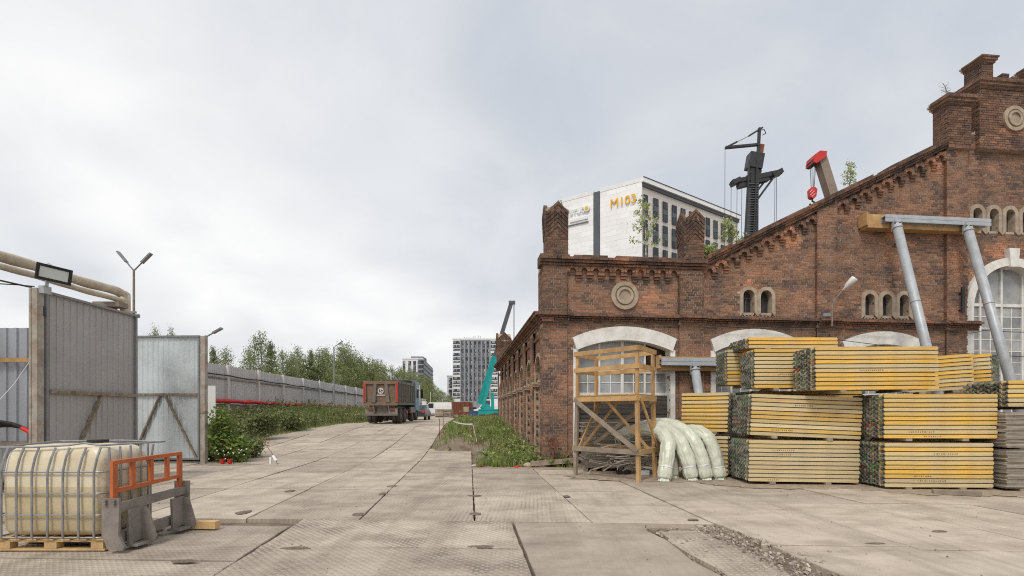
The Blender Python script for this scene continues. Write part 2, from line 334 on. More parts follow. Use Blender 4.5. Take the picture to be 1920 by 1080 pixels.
def slab(a0, a1, b0, b1, m='concrete', dz=0.0, ragged=None, gap=.012):
    rnd = random.Random(int((a0 * 131 + b0 * 977) * 10)); gp = lambda: gap * rnd.choice((.15, .3, .6, 1.0, 1.25))
    a0 += gp(); a1 -= gp(); b0 += gp(); b1 -= gp()
    cor = [(a0, b0), (a1, b0), (a1, b1), (a0, b1)]; pts = []
    for i in range(4):
        (p, q), (r_, s_) = cor[i], cor[(i + 1) % 4]
        n = max(3, int(math.hypot(r_ - p, s_ - q) / .22))
        for j in range(n):
            t = j / n; x, y = lerp(p, r_, t), lerp(q, s_, t)
            amp = .012 if j else .0
            e = rnd.random() * amp
            if j in (1, n - 1) and rnd.random() < .25: e += .03 * rnd.random()
            if ragged is not None and i == ragged: e += (sst(.1, -.7, y) if ragged == 3 else 1) * (.10 + .16 * (noise.noise((y * 1.3, x, 3)) + .4 * noise.noise((y * 5, x, 3))))
            nxn, nyn = [(0, 1), (-1, 0), (0, -1), (1, 0)][i]
            pts.append((x + nxn * e, y + nyn * e))
    tz = rnd.uniform(-.006, .006) + dz; tx, ty = rnd.uniform(-.004, .004), rnd.uniform(-.004, .004)
    w = []
    for (a, b) in pts:
        x, y = G2(a, b); w.append((x, y, g0(y) + tz + tx * (a - a0) + ty * (b - b0)))
    n = len(w); cx = sum(p[0] for p in w) / n; cy = sum(p[1] for p in w) / n
    ins = [(x + (cx - x) * .006, y + (cy - y) * .006, z) for x, y, z in w]
    mb = MB()
    top = ins; side = [(x, y, z - .008) for x, y, z in w]; low = [(x, y, z - .14) for x, y, z in w]
    fs = [tuple(range(n))] + [(n + i, n + (i + 1) % n, (i + 1) % n, i) for i in range(n)] + [(2 * n + i, 2 * n + (i + 1) % n, n + (i + 1) % n, n + i) for i in range(n)]
    if y > 16:      # follow the slope with a fan
        zc = sum(p[2] for p in w) / n
    mb.add(top + side + low, fs)
    o = mb.build('concrete_slab', M[m], road); return o
A0 = -.56
for k in range(-6, 2):                                  # lengthwise rows across the yard (left and middle)
    a0 = A0 + 1.75 * k if k > -6 else A0 - 10.5
    a1 = A0 + 1.75 * (k + 1)
    off = 0 if k > -3 else (.9 if k % 2 else -.5)
    rows = [0, 3.0, 5.9, 9.2] if k < 0 else [0, 3.0, 5.9, 7.25]
    for b0, b1 in zip(rows, rows[1:]):
        mt = 'concrete'
        if k == -1: mt = 'waffle_soft'
        if k == -2 and b0 < 1: mt = 'waffle_soft'
        if k == 0 and b0 < 1: mt = 'waffle_soft'
        if k < -3 and b0 == 0: slab(a0, a1, b0 + off * .0, b1 + .0, mt)
        else: slab(a0, a1, b0, b1, mt)
for k in range(2, 12):                                   # right part
    a0 = A0 + 1.75 * k; a1 = a0 + 1.75
    for b0 in (-7.3, -4.3, -1.3, 1.7, 4.7):
        b0 += .0 if k % 2 else .12
        slab(a0, a1, b0, b0 + 3.0 if k % 2 else b0 + 3.0, 'concrete', ragged=3 if (k == 2 and b0 < 0) else None)
for b0 in (-1.53, -3.03, -4.53, -6.03): slab(-3.17, 0, b0, b0 + 1.5, 'waffle')
slab(.0, 1.95, -3.1, -.03, 'concrete', ragged=1); slab(.0, 1.95, -6.2, -3.1, 'concrete', ragged=1)
for a0 in (-6.2, -9.2):
    for b0, b1 in ((-2.1, -.45), (-3.75, -2.12), (-5.4, -3.77)): slab(a0, a0 + 3.0, b0, b1, 'waffle_soft' if a0 > -7 else 'concrete', dz=-.012)
b0 = 9.2
while b0 < 66:                                           # the road climbing between fence and verge
    st = 3.0 if b0 < 40 else 6.0
    for k in range(-7, 0):
        a0 = A0 + 1.75 * k; a1 = a0 + 1.75; x, y = G2((a0 + a1) / 2, b0 + st / 2)
        if k == -1 and b0 > 12: continue
        if x < road_left(y) - .8: continue
        sh = (k * 37 % 5) * .28 if b0 > 9.3 else 0
        slab(a0, a1, b0 + (sh if b0 > 9.3 else 0), b0 + st + ((k * 37 % 5) * .28), 'concrete')
    b0 += st
# mud filled lifting pockets and oil-dark dirt patches
def mud_patch(px, py, rx, ry, m='dirt_dark', seed=0):
    Y = 1492.8 / (py - 775); X = (px - 960) * Y / F_PX; rnd = random.Random(px * 7 + py); rx *= .72; ry *= .7
    n = 40; rr = [1 + .38 * noise.noise((math.cos(6.283 * t / n) * 1.6, math.sin(6.283 * t / n) * 1.6, px)) + .22 * noise.noise((math.cos(6.283 * t / n) * 6, math.sin(6.283 * t / n) * 6, py)) for t in range(n)]
    pt = lambda t, k, z: (X + math.cos(t * 2 * math.pi / n) * rx * rr[t] * k, Y + math.sin(t * 2 * math.pi / n) * ry * rr[t] * k, z + rnd.uniform(-.001, .001))
    mb = MB(); mb.add([pt(t, .45, .016) for t in range(n)] + [pt(t, .8, .013) for t in range(n)] + [pt(t, 1.0, .004) for t in range(n)], [tuple(range(n))] + [(q * n + n + i, q * n + n + (i + 1) % n, q * n + (i + 1) % n, q * n + i) for q in range(2) for i in range(n)]); mb.build('mud_patch', M[m], road, smooth=True)
M['dirt_dark'] = mat('damp_dirt', (.25, .205, .165), (.14, .112, .09), .98, 18, detail=8, bump=1.0, bscale=90, spec=.1, stain=(.34, .29, .23), stain_scale=14, stain_amt=.7)
for p in ((457, 961, .14, .2), (543, 921, .12, .2), (672, 965, .12, .17), (718, 926, .11, .2), (735, 912, .16, .16), (890, 930, .2, .12), (892, 964, .13, .12), (557, 1029, .24, .09), (905, 1026, .22, .08),
          (1640, 1020, .16, .045), (1760, 997, .15, .05),
          (1062, 931, .10, .14), (1300, 975, .12, .08), (350, 908, .2, .1), (345, 1053, .2, .07)):
    mud_patch(*p)
def dirt_contact_shade(x, y, rx, ry, sd_):  # brown dirt patches that also paint contact darkness under stacks, tubes and platform
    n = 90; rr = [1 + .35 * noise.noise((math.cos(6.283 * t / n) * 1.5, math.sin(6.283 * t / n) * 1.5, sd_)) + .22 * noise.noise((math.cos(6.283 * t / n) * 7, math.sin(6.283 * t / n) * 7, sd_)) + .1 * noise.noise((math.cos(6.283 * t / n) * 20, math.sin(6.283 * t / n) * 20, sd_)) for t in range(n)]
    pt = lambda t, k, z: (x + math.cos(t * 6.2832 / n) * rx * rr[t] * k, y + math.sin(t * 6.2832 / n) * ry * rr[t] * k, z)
    mb = MB(); mb.add([pt(t, .7, .014) for t in range(n)] + [pt(t, 1.0, .003) for t in range(n)], [tuple(range(n))] + [(n + i, n + (i + 1) % n, (i + 1) % n, i) for i in range(n)]); mb.build('dirt_contact_shade', M['dirt_shade'], road, smooth=True)
M['dirt_shade'] = mat('dirt_shade_tone', (.36, .29, .22), (.27, .215, .16), .98, 5, detail=9, bump=.6, bscale=50, spec=.1, stain=(.46, .395, .32), stain_scale=6, stain_amt=.8)  # dirt colour, darker than the slabs to add contact shade
for q_ in ((3.5, 12.7, 1.9, 1.15, 1.0), (6.4, 11.45, 2.0, .95, 2.0), (9.0, 10.75, 1.9, .95, 3.0), (.35, 14.45, 1.7, .35, 4.0), (-9.0, 15.6, 1.1, .3, 5.0), (11.6, 10.6, 1.6, .8, 6.0)) : dirt_contact_shade(*q_)
# the broken strip: old surface, stones
mb = MB(); rr = random.Random(3)
for i in range(2600):
    a = 2.2 + abs(rr.gauss(.45, .3)) * rr.choice((1, 1, -1.1)); b = rr.uniform(-6, -.1); x, y = G2(a, b); s_ = rr.choice((.008, .010, .012, .016, .022)) * rr.uniform(.6, 1.2)
    c = rr.uniform(.24, .5); rot = rr.uniform(0, 3)
    Mx = Matrix.Translation((x, y, -.065 + s_ * .6 + (.05 if a > 2.6 else .0))) @ Matrix.Rotation(rot, 4, (rr.random(), rr.random(), 1))
    mb.box(-s_, s_, -s_ * .8, s_ * .7, -s_ * .6, s_ * .6, Mx, col=(c, c * .87, c * .72))
M['pebble'] = mat('pebble', (.7, .7, .7), (1.2, 1.2, 1.2), .95, 20, src='attr')
o = mb.build('gravel', M['pebble']); tag(o, 'loose gravel lying in the broken strip between the slabs', 'gravel', kind='stuff')
for a, b, w_, l_ in ((2.32, -1.5, .36, 1.2), (2.30, -4.35, .42, 1.45)):
    mb = MB(); n = 26; pts = []
    for i in range(n):
        t = 2 * math.pi * i / n; q = 1 + .22 * noise.noise((math.cos(t) * 2, math.sin(t) * 2, a + b))
        sx = math.copysign(abs(math.cos(t)) ** .5, math.cos(t)); sy = math.copysign(abs(math.sin(t)) ** .5, math.sin(t)); pts.append(G2(a + sx * w_ * q, b + sy * l_ * q))
    mb.prism(pts, lambda p, q, d: (p, q, d), -.16, -.045)
    mb.build('broken_slab', M['waffle_soft'], road)

# ---------------------------------------------------------------- brick works building
def FW(u, w, z): return (OX + u * CT - w * ST, OY + u * ST + w * CT, z)          # facade frame
def SW(s, w, z): return FW(w, s, z)                                              # side wall frame: s along the wall, w into the building
bld = thing('brick_building', 'old dark red brick workshop with raking gable, corbel arches and white arched windows', 'building', FW(0, 0, 0))
UC = 15.95
def rake(u):
    u = u if u <= UC else 2 * UC - u
    return 6.34 + (u - 5.1) * .497
brk = MB(); brick_list = []
def bcol(u, z, soot=0.0):
    n1 = noise.noise((u * .55, z * .7, 1.3)); n2 = noise.noise((u * 1.7, z * 2.2, 8.1)); r = random.random()
    left = 1 - sst(3, 11, u)
    c = Vector((.215, .120, .080)).lerp(Vector((.30, .158, .098)), max(0, min(1, .5 + n1 + .25 * left)))
    c = c.lerp(Vector((.098, .066, .056)), max(0, min(1, .30 - n2 * 1.3 + (r - .5) * .9)))
    t = n1 * .9 + n2 * .8 + (random.random() - .5) * .55 + .20 * left - .13
    if t > .52: c = c.lerp(Vector((.46, .20, .11)), min(1, (t - .52) * 4))
    if z > 4.6 and (u < .8 or 4.25 < u < 5.15 or z > 6.3 + .45 * max(0, u - 5)): soot = max(soot, .6 + .4 * n2)
    if soot: c = c.lerp(Vector((.052, .038, .033)), soot * (.5 + .5 * random.random()))
    return tuple(c * random.uniform(.85, 1.15))
def brick(fr, u0, u1, z0, z1, w, dep=.06, soot=0.0, cu=None, cz=None):
    j = random.uniform(-.004, .004); brk.box(u0 + .007, u1 - .007, w + j, w + dep, z0 + .0065, z1 - .0065, fr, col=bcol(cu if cu is not None else (u0 + u1) / 2, cz if cz is not None else z0, soot))
CH = .078
def course(fr, u0, u1, z, w, k, dep=.06, soot=0.0, hole=None, top=None, ch=CH):
    hd = k % 2; u = u0 - (.065 if hd else .0) - (.13 if k % 4 == 2 else 0)
    while u < u1 - .02:
        ln = .13 if hd and random.random() < .75 else .26
        a, b = max(u, u0), min(u + ln, u1); u += ln
        if b - a < .03: continue
        m_ = (a + b) / 2
        if hole and hole(m_, z + ch / 2): continue
        if top and z + ch > top(m_): continue
        if fr is FW and len(brick_list) < 300 and w >= 0 and z > 4.7 and u0 < 4.4 and dep < .07:
            brick_list.append((a, b, z, z + ch, w, bcol(m_, z, soot))); continue
        brick(fr, a, b, z, z + ch, w, dep, soot)
def wall(fr, u0, u1, z0, z1, w, hole=None, top=None, soot=0.0):
    k = 0; z = z0
    while z + CH <= z1 + .001:
        course(fr, u0, u1, z, w, k, .06, soot, hole, top); z += CH; k += 1
back = MB()
def backing(fr, u0, u1, z0, z1, w, hole=None, top=None, du=.06, dz=.06, thick=.45):
    """mortar bed behind the brick faces, open where the wall is open"""
    n = max(1, round((u1 - u0) / du)); du = (u1 - u0) / n
    for i in range(n):
        ua = u0 + i * du; ub = ua + du; um = (ua + ub) / 2; zt = min(z1, top(um)) if top else z1; z = z0; s0 = None
        if zt <= z0: continue
        if not hole: segs = [(z0, zt)]
        else:
            segs = []; m_ = max(1, round((zt - z0) / dz)); st = None
            for j in range(m_ + 1):
                zz_ = z0 + (zt - z0) * j / m_
                ok = j < m_ and not hole(um, zz_ + (zt - z0) / m_ / 2)
                if ok and st is None: st = zz_
                if not ok and st is not None: segs.append((st, zz_)); st = None
        for za, zb in segs:
            for ww, rv in ((w + .007, 0), (w + thick, 1)):
                q = [fr(ua, ww, za), fr(ub, ww, za), fr(ub, ww, zb), fr(ua, ww, zb)]
                back.add(q if not rv else q[::-1], [(0, 1, 2, 3)])
            back.add([fr(ua, w + .012, zb), fr(ub, w + .012, zb), fr(ub, w + thick, zb), fr(ua, w + thick, zb)], [(0, 1, 2, 3)])
def arc(c, half, zs, rise, n=20):         # circular segment points left to right
    r = (half * half + rise * rise) / (2 * rise); a = math.asin(min(1, half / r)) if rise <= half else math.pi - math.asin(half / r)
    return [(c + r * math.sin(lerp(-a, a, i / n)), zs + rise - r + r * math.cos(lerp(-a, a, i / n))) for i in range(n + 1)]
BAYS = [(2.55, 1.64, 1.50), (6.80, 1.50, 1.36), (11.25, 1.50, 1.36)]      # arched windows: centre, outer half, inner half
def in_arch(u, z):
    for c, ho, hi in BAYS:
        d = abs(u - c)
        if d < hi and z < 3.5: return True
        if d < ho - .08 and 3.4 < z < 3.92 + (.33 * (1 - (d / ho) ** 2)) - .07: return True
    return False
SMALL = [(6.63, 4.80, .19, .72), (7.22, 4.80, .19, .72), (10.81, 4.80, .17, .70), (11.43, 4.80, .17, .70), (12.04, 4.80, .17, .70), (14.73, 7.72, .17, .75), (15.35, 7.72, .17, .75), (15.97, 7.72, .17, .75), (16.59, 7.72, .17, .75), (17.2, 7.72, .17, .75)]
def in_small(u, z, m=.0):
    for c, zb, hw, h in SMALL:
        d = abs(u - c)
        if d < hw + m and zb - m < z < zb + h - hw: return True
        if z >= zb + h - hw and d * d + (z - zb - h + hw) ** 2 < (hw + m) ** 2: return True
    return False
def in_big(u, z, m=0.0):
    d = abs(u - UC); r = 1.52 + m
    return (d < r and z < 5.1) or (z >= 5.1 and d * d + (z - 5.1) ** 2 < r * r)
def hole(u, z): return in_arch(u, z) or in_small(u, z, .09) or in_big(u, z, .16)
UE = UC + 5.5
PT = lambda u: 6.2
ZC = 4.34                                                  # main cornice underside
REC = .11
for fr_, u0, u1, w in ((FW, .0, .75, 0), (FW, .75, 4.3, REC), (FW, 4.3, 5.1, 0), (FW, 5.1, 8.9, REC), (FW, 8.9, 9.6, 0), (FW, 9.6, 13.5, REC), (FW, 13.5, 14.27, 0), (FW, 14.27, 2 * UC - 14.27, REC), (FW, 2 * UC - 14.27, UE, 0)):
    wl = w if w == 0 else .06
    hf = hole
    wall(fr_, u0, u1, -.05, ZC, wl, hf); backing(fr_, u0, u1, -.1, ZC + .3, wl, hf)
    top = (lambda u: 6.12) if u1 < 5.15 else (lambda u: min(rake(u) - .12, 12.4))
    wall(fr_, u0, u1, ZC + .28, 12.5, w, hf, top, .0); backing(fr_, u0, u1, ZC + .28, 12.5, w, hf, (lambda u: 6.2) if u1 < 5.15 else (lambda u: min(rake(u) - .05, 12.4)))
for pa, pb in ((.0, .75), (4.3, 5.1), (8.9, 9.6), (13.5, 14.27)):      # cheeks of the pilasters
    for ca, cb in ((pa + .012, pa + .06), (pb - .06, pb - .012)):
        if ca < .1: continue
        zt_ = 6.1 if pb < 5.0 else min(rake((ca + cb) / 2) - .3, 10.3) if pb > 5.2 else 6.1
        back.box(ca, cb, .02, .3, ZC + .3, zt_, FW); z_ = ZC + .29; s_ = -1 if cb < (pa + pb) / 2 else 1
        while z_ < zt_ - .08:
            e_ = pa if s_ < 0 else pb
            brk.box(min(e_, e_ - s_ * .05), max(e_, e_ - s_ * .05), .004, .13, z_ + .0065, z_ + CH - .0065, FW, col=bcol(e_, z_, .3)); z_ += CH
# main cornice: stepped courses, breaking forward over the pilasters
def cornice(fr, u0, u1, w, lim=None):
    prof = [(.0, .05, .075), (.075, .09, .06), (.135, .15, .05), (.185, .22, .075), (.26, .12, .05)]
    for dz_, pr, h in prof: course(fr, u0 - (pr if lim == 'l' else 0), u1, ZC + dz_, w - pr, int(dz_ * 100), pr + .12, .55, ch=h)
def corn_back(fr, u0, u1, w): back.box(u0, u1, w - .03, w + .3, ZC, ZC + .3, fr)
for u0, u1, w in ((.0, .78, -.06), (.78, 4.27, .06), (4.27, 5.13, -.04), (5.13, 8.87, .06), (8.87, 9.63, -.04), (9.63, 13.47, .06), (13.47, 14.6, -.04)):
    cornice(FW, u0, u1, w, 'l' if u0 == 0 else None); corn_back(FW, u0, u1, w)
# corbel arcades
def voussoir(fr, c, zc, r0, r1, t0, t1, w, dep, soot=.35):
    pts = [(c + r * math.sin(t), zc + r * math.cos(t)) for r, t in ((r0, t0), (r0, t1), (r1, t1), (r1, t0))]
    brk.prism(pts, lambda a, b, d: fr(a, d, b), w, w + dep, col=bcol(c, zc, soot))
def arcade(fr, u0, u1, n, ztop, w0, w1, soot=.3, hgt=.46):
    """n little blind arches between u0 and u1; ztop(u) is the top of the band; w0 front, w1 recessed wall"""
    p = (u1 - u0) / n; hw = p * .27
    for i in range(n):
        c = u0 + p * (i + .5); zt = ztop(c); zc = zt - .19
        # spandrel either side with the round cut-out
        left = [(c - p / 2, zt), (c - p / 2, zc - .05)] + [(c - hw, zc - .05)] + [(c + hw * math.sin(t), zc + hw * math.cos(t)) for t in [lerp(-math.pi / 2, 0, j / 5) for j in range(6)]] + [(c, zt)]
        right = [(2 * c - a, b) for a, b in left]
        dz_ = (ztop(c + .1) - ztop(c - .1)) / .2
        for pts in (left, right): brk.prism(pts, lambda a, b, d: fr(a, d, b + (dz_ * (a - c) if b > zc + .1 else 0)), w0 + .012, w1 + .02, col=bcol(c, zc, .55))
        for j in range(6):
            t0 = lerp(-1.62, 1.62, j / 6) + .03; t1 = lerp(-1.62, 1.62, (j + 1) / 6) - .03
            voussoir(fr, c, zc, hw, hw + .105, t0, t1, w0 - .006, .06, random.choice((0, .2, .5)))
        # stepped corbel under each springing
        cc = c + p / 2; zz0 = ztop(cc) - .24
        if i < n - 1 or True:
            for q, (hh, pr, ww) in enumerate(((.0, 1.0, .105), (.078, .66, .09), (.156, .33, .08))):
                if i == n - 1 and fr is FW: continue
                brick(fr, cc - ww, cc + ww, zz0 - hh - .078, zz0 - hh, lerp(w1, w0, pr), .13, .35)
arcade(FW, .75, 4.3, 10, lambda u: 6.12, .0, REC)
arcade(FW, 5.1, 8.9, 10, lambda u: rake(u) - .22, .0, REC, .5)
arcade(FW, 9.6, 13.5, 10, lambda u: rake(u) - .22, .0, REC, .5)
# parapet coping and raking coping
def coping(u0, u1, zf, w, sl):
    for dz_, pr, h in ((-.10, .05, .07), (-.02, .10, .08), (.06, .15, .08), (.14, .12, .07)):
        u = u0
        while u < u1 - .05:
            ln = random.choice((.13, .26, .26)); b = min(u1, u + ln); z = zf((u + b) / 2) + dz_
            if dz_ > .1 and random.random() < .16: u = b; continue
            jj = random.uniform(-.012, .012)
            P_ = [FW(a, d, z + (a - (u + b) / 2) * sl + e) for d, e in ((w - pr + jj, 0), (w + .45, 0)) for a in (u + .004, b - .004)]
            Q_ = [(x, y, zz_ + h - .006) for x, y, zz_ in P_]
            brk.add([P_[0], P_[1], P_[3], P_[2], Q_[0], Q_[1], Q_[3], Q_[2]], MB.BF, 0, bcol(u, z, .85)); u = b
coping(-.1, 5.16, lambda u: 6.18, .0, 0); coping(5.16, 13.5, lambda u: rake(u) - .05, .0, .497)
# pier pinnacles with herringbone gables
def pier(u0, u1, w0, w1, z0, zs, zt, fr=FW):
    um = (u0 + u1) / 2; wm = (w0 + w1) / 2
    back.box(u0 + .015, u1 - .015, w0 + .015, w1 - .015, z0, zs, fr)
    z = z0; k = 0
    while z < zs - .02:
        course(fr, u0, u1, z, w0, k, .065, .7)
        for s_, ws in ((u0, 1), (u1, -1)):
            v = w0 + (.13 if k % 2 else 0)
            while v < w1 - .02:
                e = min(w1, v + .26); brk.box(min(s_, s_ + ws * .06), max(s_, s_ + ws * .06), v + .005, e - .005, z + .005, z + CH - .005, fr, col=bcol(s_, z, .7)); v = e
        z += CH; k += 1
    # gabled head: crossing roofs
    hw = (u1 - u0) / 2; hd = (w1 - w0) / 2
    gab = [(u0 - .03, zs - .03), (u1 + .03, zs - .03), (u1 + .03, zs + .05), (um, zt - .05), (u0 - .03, zs + .05)]
    back.prism(gab, lambda a, b, d: fr(a, d, b), w0 + .03, w1 - .03)
    gab2 = [(w0 - .03, zs - .03), (w1 + .03, zs - .03), (w1 + .03, zs + .05), (wm, zt - .05), (w0 - .03, zs + .05)]
    back.prism(gab2, lambda a, b, d: fr(d, a, b), u0 + .03, u1 - .03)
    # chevron courses on front and left faces
    for face in range(2):
        for q in range(6):
            pk = zt - q * .13
            for sg in (-1, 1):
                ln = hw if face == 0 else hd; m_ = um if face == 0 else wm
                t = 0.0; sl = .95
                nb = 3
                for j in range(nb):
                    a = t + ln * j / nb; b = t + ln * (j + 1) / nb - .008
                    za, zb = pk - a * sl, pk - b * sl
                    if zb < z0: continue
                    pts = [(m_ + sg * a, za), (m_ + sg * b, zb), (m_ + sg * b, zb - .10), (m_ + sg * a, za - .10)]
                    pr = .05 - .006 * q
                    if face == 0: brk.prism(pts, lambda x, y, d: fr(x, d, y), w0 - pr, w0 + .06, col=bcol(a, za, .85))
                    else: brk.prism(pts, lambda x, y, d: fr(d, x, y), u0 - pr, u0 + .06, col=bcol(a, za, .85))
pier(.12, .78, -.02, .62, 6.38, 7.72, 8.0); pier(4.5, 5.1, -.02, .62, 6.38, 7.62, 7.95)
# turret beside the tower, the tower and its top
def blockmass(u0, u1, w0, w1, z0, z1, soot=.2, capz=None):
    back.box(u0 + .035, u1 - .035, w0 + .03, w1, z0, z1, FW); z = z0; k = 0
    while z < z1 - .02:
        course(FW, u0, u1, z, w0, k, .065, soot)
        v = w0 + (.13 if k % 2 else 0)
        while v < w1 - .02:
            e = min(w1, v + .26)
            for s_, ws in ((u0, 1), (u1, -1)): brk.box(min(s_, s_ + ws * .06), max(s_, s_ + ws * .06), v + .005, e - .005, z + .005, z + CH - .005, FW, col=bcol(s_, z, soot))
            v = e
        z += CH; k += 1
def capband(u0, u1, w0, w1, z, steps, soot=.6):
    for pr, h in steps:
        back.box(u0 - pr + .02, u1 + pr - .02, w0 - pr + .02, w1 + pr - .02, z + .004, z + h - .004, FW)
        course(FW, u0 - pr, u1 + pr, z, w0 - pr, int(z * 50), .12, soot, ch=h)
        v = w0 - pr
        while v < w1:
            e = min(w1, v + .26)
            for s_, ws in ((u0 - pr, 1), (u1 + pr, -1)): brk.box(min(s_, s_ + ws * .1), max(s_, s_ + ws * .1), v + .005, e - .005, z + .005, z + h - .005, FW, col=bcol(s_, z, soot))
            v = e
        z += h
    return z
for sgn in (0, 1):
    mu = (lambda a, b: (a, b)) if not sgn else (lambda a, b: (2 * UC - b, 2 * UC - a))
    a, b = mu(13.5, 14.35); capband(a, b, -.05, .5, 10.32, ((.05, .09),)); blockmass(a, b, -.05, .5, 10.41, 11.78, .3)
    capband(a, b, -.05, .5, 11.78, ((.04, .08), (.09, .1), (.13, .08), (.10, .07)))
    a, b = mu(14.68, 15.1); blockmass(a, b, -.1, .5, 12.75, 13.2, .35); capband(a, b, -.1, .5, 13.2, ((.04, .07), (.08, .08), (.11, .06)))
tl, tr = 14.67, 2 * UC - 14.67
capband(tl, tr, -.03, .72, 10.36, ((.05, .07),)); blockmass(tl, tr, -.03, .72, 10.43, 12.4, .12); capband(tl, tr, -.03, .72, 12.4, ((.05, .08), (.1, .1), (.14, .08), (.08, .09)))
u = 15.2
while u < 16.8:
    h = random.choice((.08, .16, .22)); blockmass(u, u + random.uniform(.2, .3), .0, .5, 12.75, 12.75 + h, .5); u += .36
# side wall: niches between pilasters
SL = 17.0; NB = 8; bw = SL / NB
for i in range(NB):
    s0 = .0 + i * bw; pw = .62; c = s0 + pw + (bw - pw) / 2; hw = (bw - pw) / 2 - .12
    def nh(u, z, c=c, hw=hw): return abs(u - c) < hw and (z < 2.9 or (u - c) ** 2 + (z - 2.9) ** 2 < hw * hw)
    wall(SW, s0, s0 + pw, -.05, 4.3, 0.0); backing(SW, s0, s0 + pw, -.1, 4.5, .0, thick=.7)
    wall(SW, s0 + pw, s0 + bw, -.05, 4.3, .10, nh); backing(SW, s0 + pw, s0 + bw, -.1, 4.5, .10, nh, thick=.6)
    wall(SW, c - hw - .05, c + hw + .05, -.05, 3.85, .38); backing(SW, c - hw - .05, c + hw + .05, -.1, 4.0, .38, thick=.3)
    for dz_, pr in ((4.0, .06), (4.08, .03)): course(SW, s0 + pw, s0 + bw, dz_, .10 - pr, 1, .12, .3)
    ot = [(c - hw - .1, -.1)] + arc(c, hw + .1, 2.85, hw + .1, 14) + [(c + hw + .1, -.1)]; it = [(c - hw, -.1)] + arc(c, hw, 2.85, hw, 14) + [(c + hw, -.1)]
    MB().ring(ot, it, lambda a, b, d: SW(a, d, b), .05, .36).build('niche_surround', M['stucco'], bld)
    for sg in (-1, 1):
        q = MB().box(c + sg * hw - .10, c + sg * hw + .10, .0, .2, 2.50, 2.58, SW); q.box(c + sg * hw - .13, c + sg * hw + .13, -.03, .22, 2.58, 2.66, SW); q.build('capital', M['stucco'], bld)
wall(SW, SL, SL + .5, -.05, 4.3, 0.0); backing(SW, SL, SL + .5, -.1, 4.5, 0, thick=.7)
for dz_, pr, h in ((.0, .05, .075), (.075, .10, .06), (.135, .17, .05), (.185, .26, .075), (.26, .30, .05)): course(SW, -.2, SL + .5, ZC + dz_, -pr, 1, pr + .3, .4, ch=h)
back.box(-.05, SL + .5, .0, .6, ZC, ZC + .3, SW)
# upper return of the corner pilaster
wall(SW, .0, .9, ZC + .31, 6.12, .0); backing(SW, 0, .9, ZC + .3, 6.2, .0)
pier(-.1, .8, SL - .4, SL + .5, 4.6, 6.2, 6.75)
for lx in (UE,): back.box(lx - .02, lx, .1, 14, -.1, 6.2, FW)
bk = brk.build('bricks', M['brick'], bld); bk["kind"] = "stuff"
mo = back.build('mortar_bed', M['mortar'], bld)
ub = MB().box(-.5, .5, 0, 1, -.5, .5).mesh('brick', M['brick_obj'])
for (a, b, z0, z1, w, c) in brick_list:
    o = link('brick', ub); o.location = FW((a + b) / 2, w + random.uniform(-.003, .003), (z0 + z1) / 2); o.rotation_euler = (0, 0, TH); o.scale = (b - a - .014, .06, z1 - z0 - .013); o.color = (*c, 1); adopt_l = bld
    o.parent = bld; o.matrix_parent_inverse = Matrix.Translation(-Vector(bld.location))
# ---- windows of the brick building
def arched_window(c, ho, hi, zb=2.22, broken=False):
    win = link('window', None, bld)
    out_ = arc(c, ho, 3.90, .36, 24); inn = arc(c, ho - .13, 3.52, .32, 24)
    MB().ring(out_, inn, lambda a, b, d: FW(a, d, b), -.05, .34).build('arch_surround', M['white'], win)
    for sg in (-1, 1):
        a, b = sorted((c + sg * (hi - .04), c + sg * (hi + .11))); MB().box(a, b, .0, .34, -.05, 3.56, FW).build('jamb', M['white'], win)
    x0, x1 = c - hi + .04, c + hi - .04; n = 4; st = (x1 - x0) / n
    fr = MB(); zt = 2.90; zi = lambda u: 3.52 + .32 * (1 - ((u - c) / (ho - .13)) ** 2)
    fr.box(x0, x1, .25, .33, zt - .05, zt + .05, FW); fr.box(x0, x1, .25, .33, zb - .06, zb + .02, FW)
    for i in range(n + 1):
        u_ = x0 + st * i; wd = .045 if i in (0, n // 2, n) else .03
        fr.box(u_ - wd, u_ + wd, .252, .328, zb + .021, zt - .051, FW); fr.box(u_ - wd, u_ + wd, .252, .328, zt + .051, zi(u_) + .03, FW)
    fr.build('window_frame', M['white'], win)
    bars = MB(); zm = (zb + zt) / 2
    for i in range(n):
        um = x0 + st * (i + .5); bars.box(um - .014, um + .014, .27, .31, zb + .022, zt - .052, FW)
        bars.box(x0 + st * i + .046, x0 + st * (i + 1) - .046, .272, .308, zm - .014, zm + .014, FW)
    bars.build('glazing_bar', M['white'], win)
    for i in range(n):
        for cc in range(2):
            for r_ in range(2):
                ua = x0 + st * (i + cc * .5) + .02; ub_ = ua + st * .5 - .04; za = lerp(zb, zt, r_ / 2) + .02; MB().box(ua, ub_, .284, .292, za, za + (zt - zb) / 2 - .04, FW).build('pane', M['glass'], win)
        ua, ub_ = x0 + st * i + .02, x0 + st * (i + 1) - .02
        if broken and i == n - 1: continue
        pts = [(ua, zt + .03), (ub_, zt + .03)] + [(lerp(ub_, ua, j / 6), zi(lerp(ub_, ua, j / 6)) + .02) for j in range(7)]
        MB().prism(pts, lambda a, b, d: FW(a, d, b), .284, .292).build('pane', M['glass'], win)
    z = .0; k = 0
    while z < zb - .1:                      # rough boards closing the lower part
        h = random.uniform(.11, .16); j = random.uniform(-.015, .015)
        MB().box(x0 + random.uniform(-.02, .03), x1 + random.uniform(-.03, .02), .24 + j, .27 + j, z, min(z + h - .012, zb - .08), FW).build('board', M['oldboard'], win); z += h
    return win
arched_window(*BAYS[0], broken=True); arched_window(*BAYS[1]); arched_window(*BAYS[2])
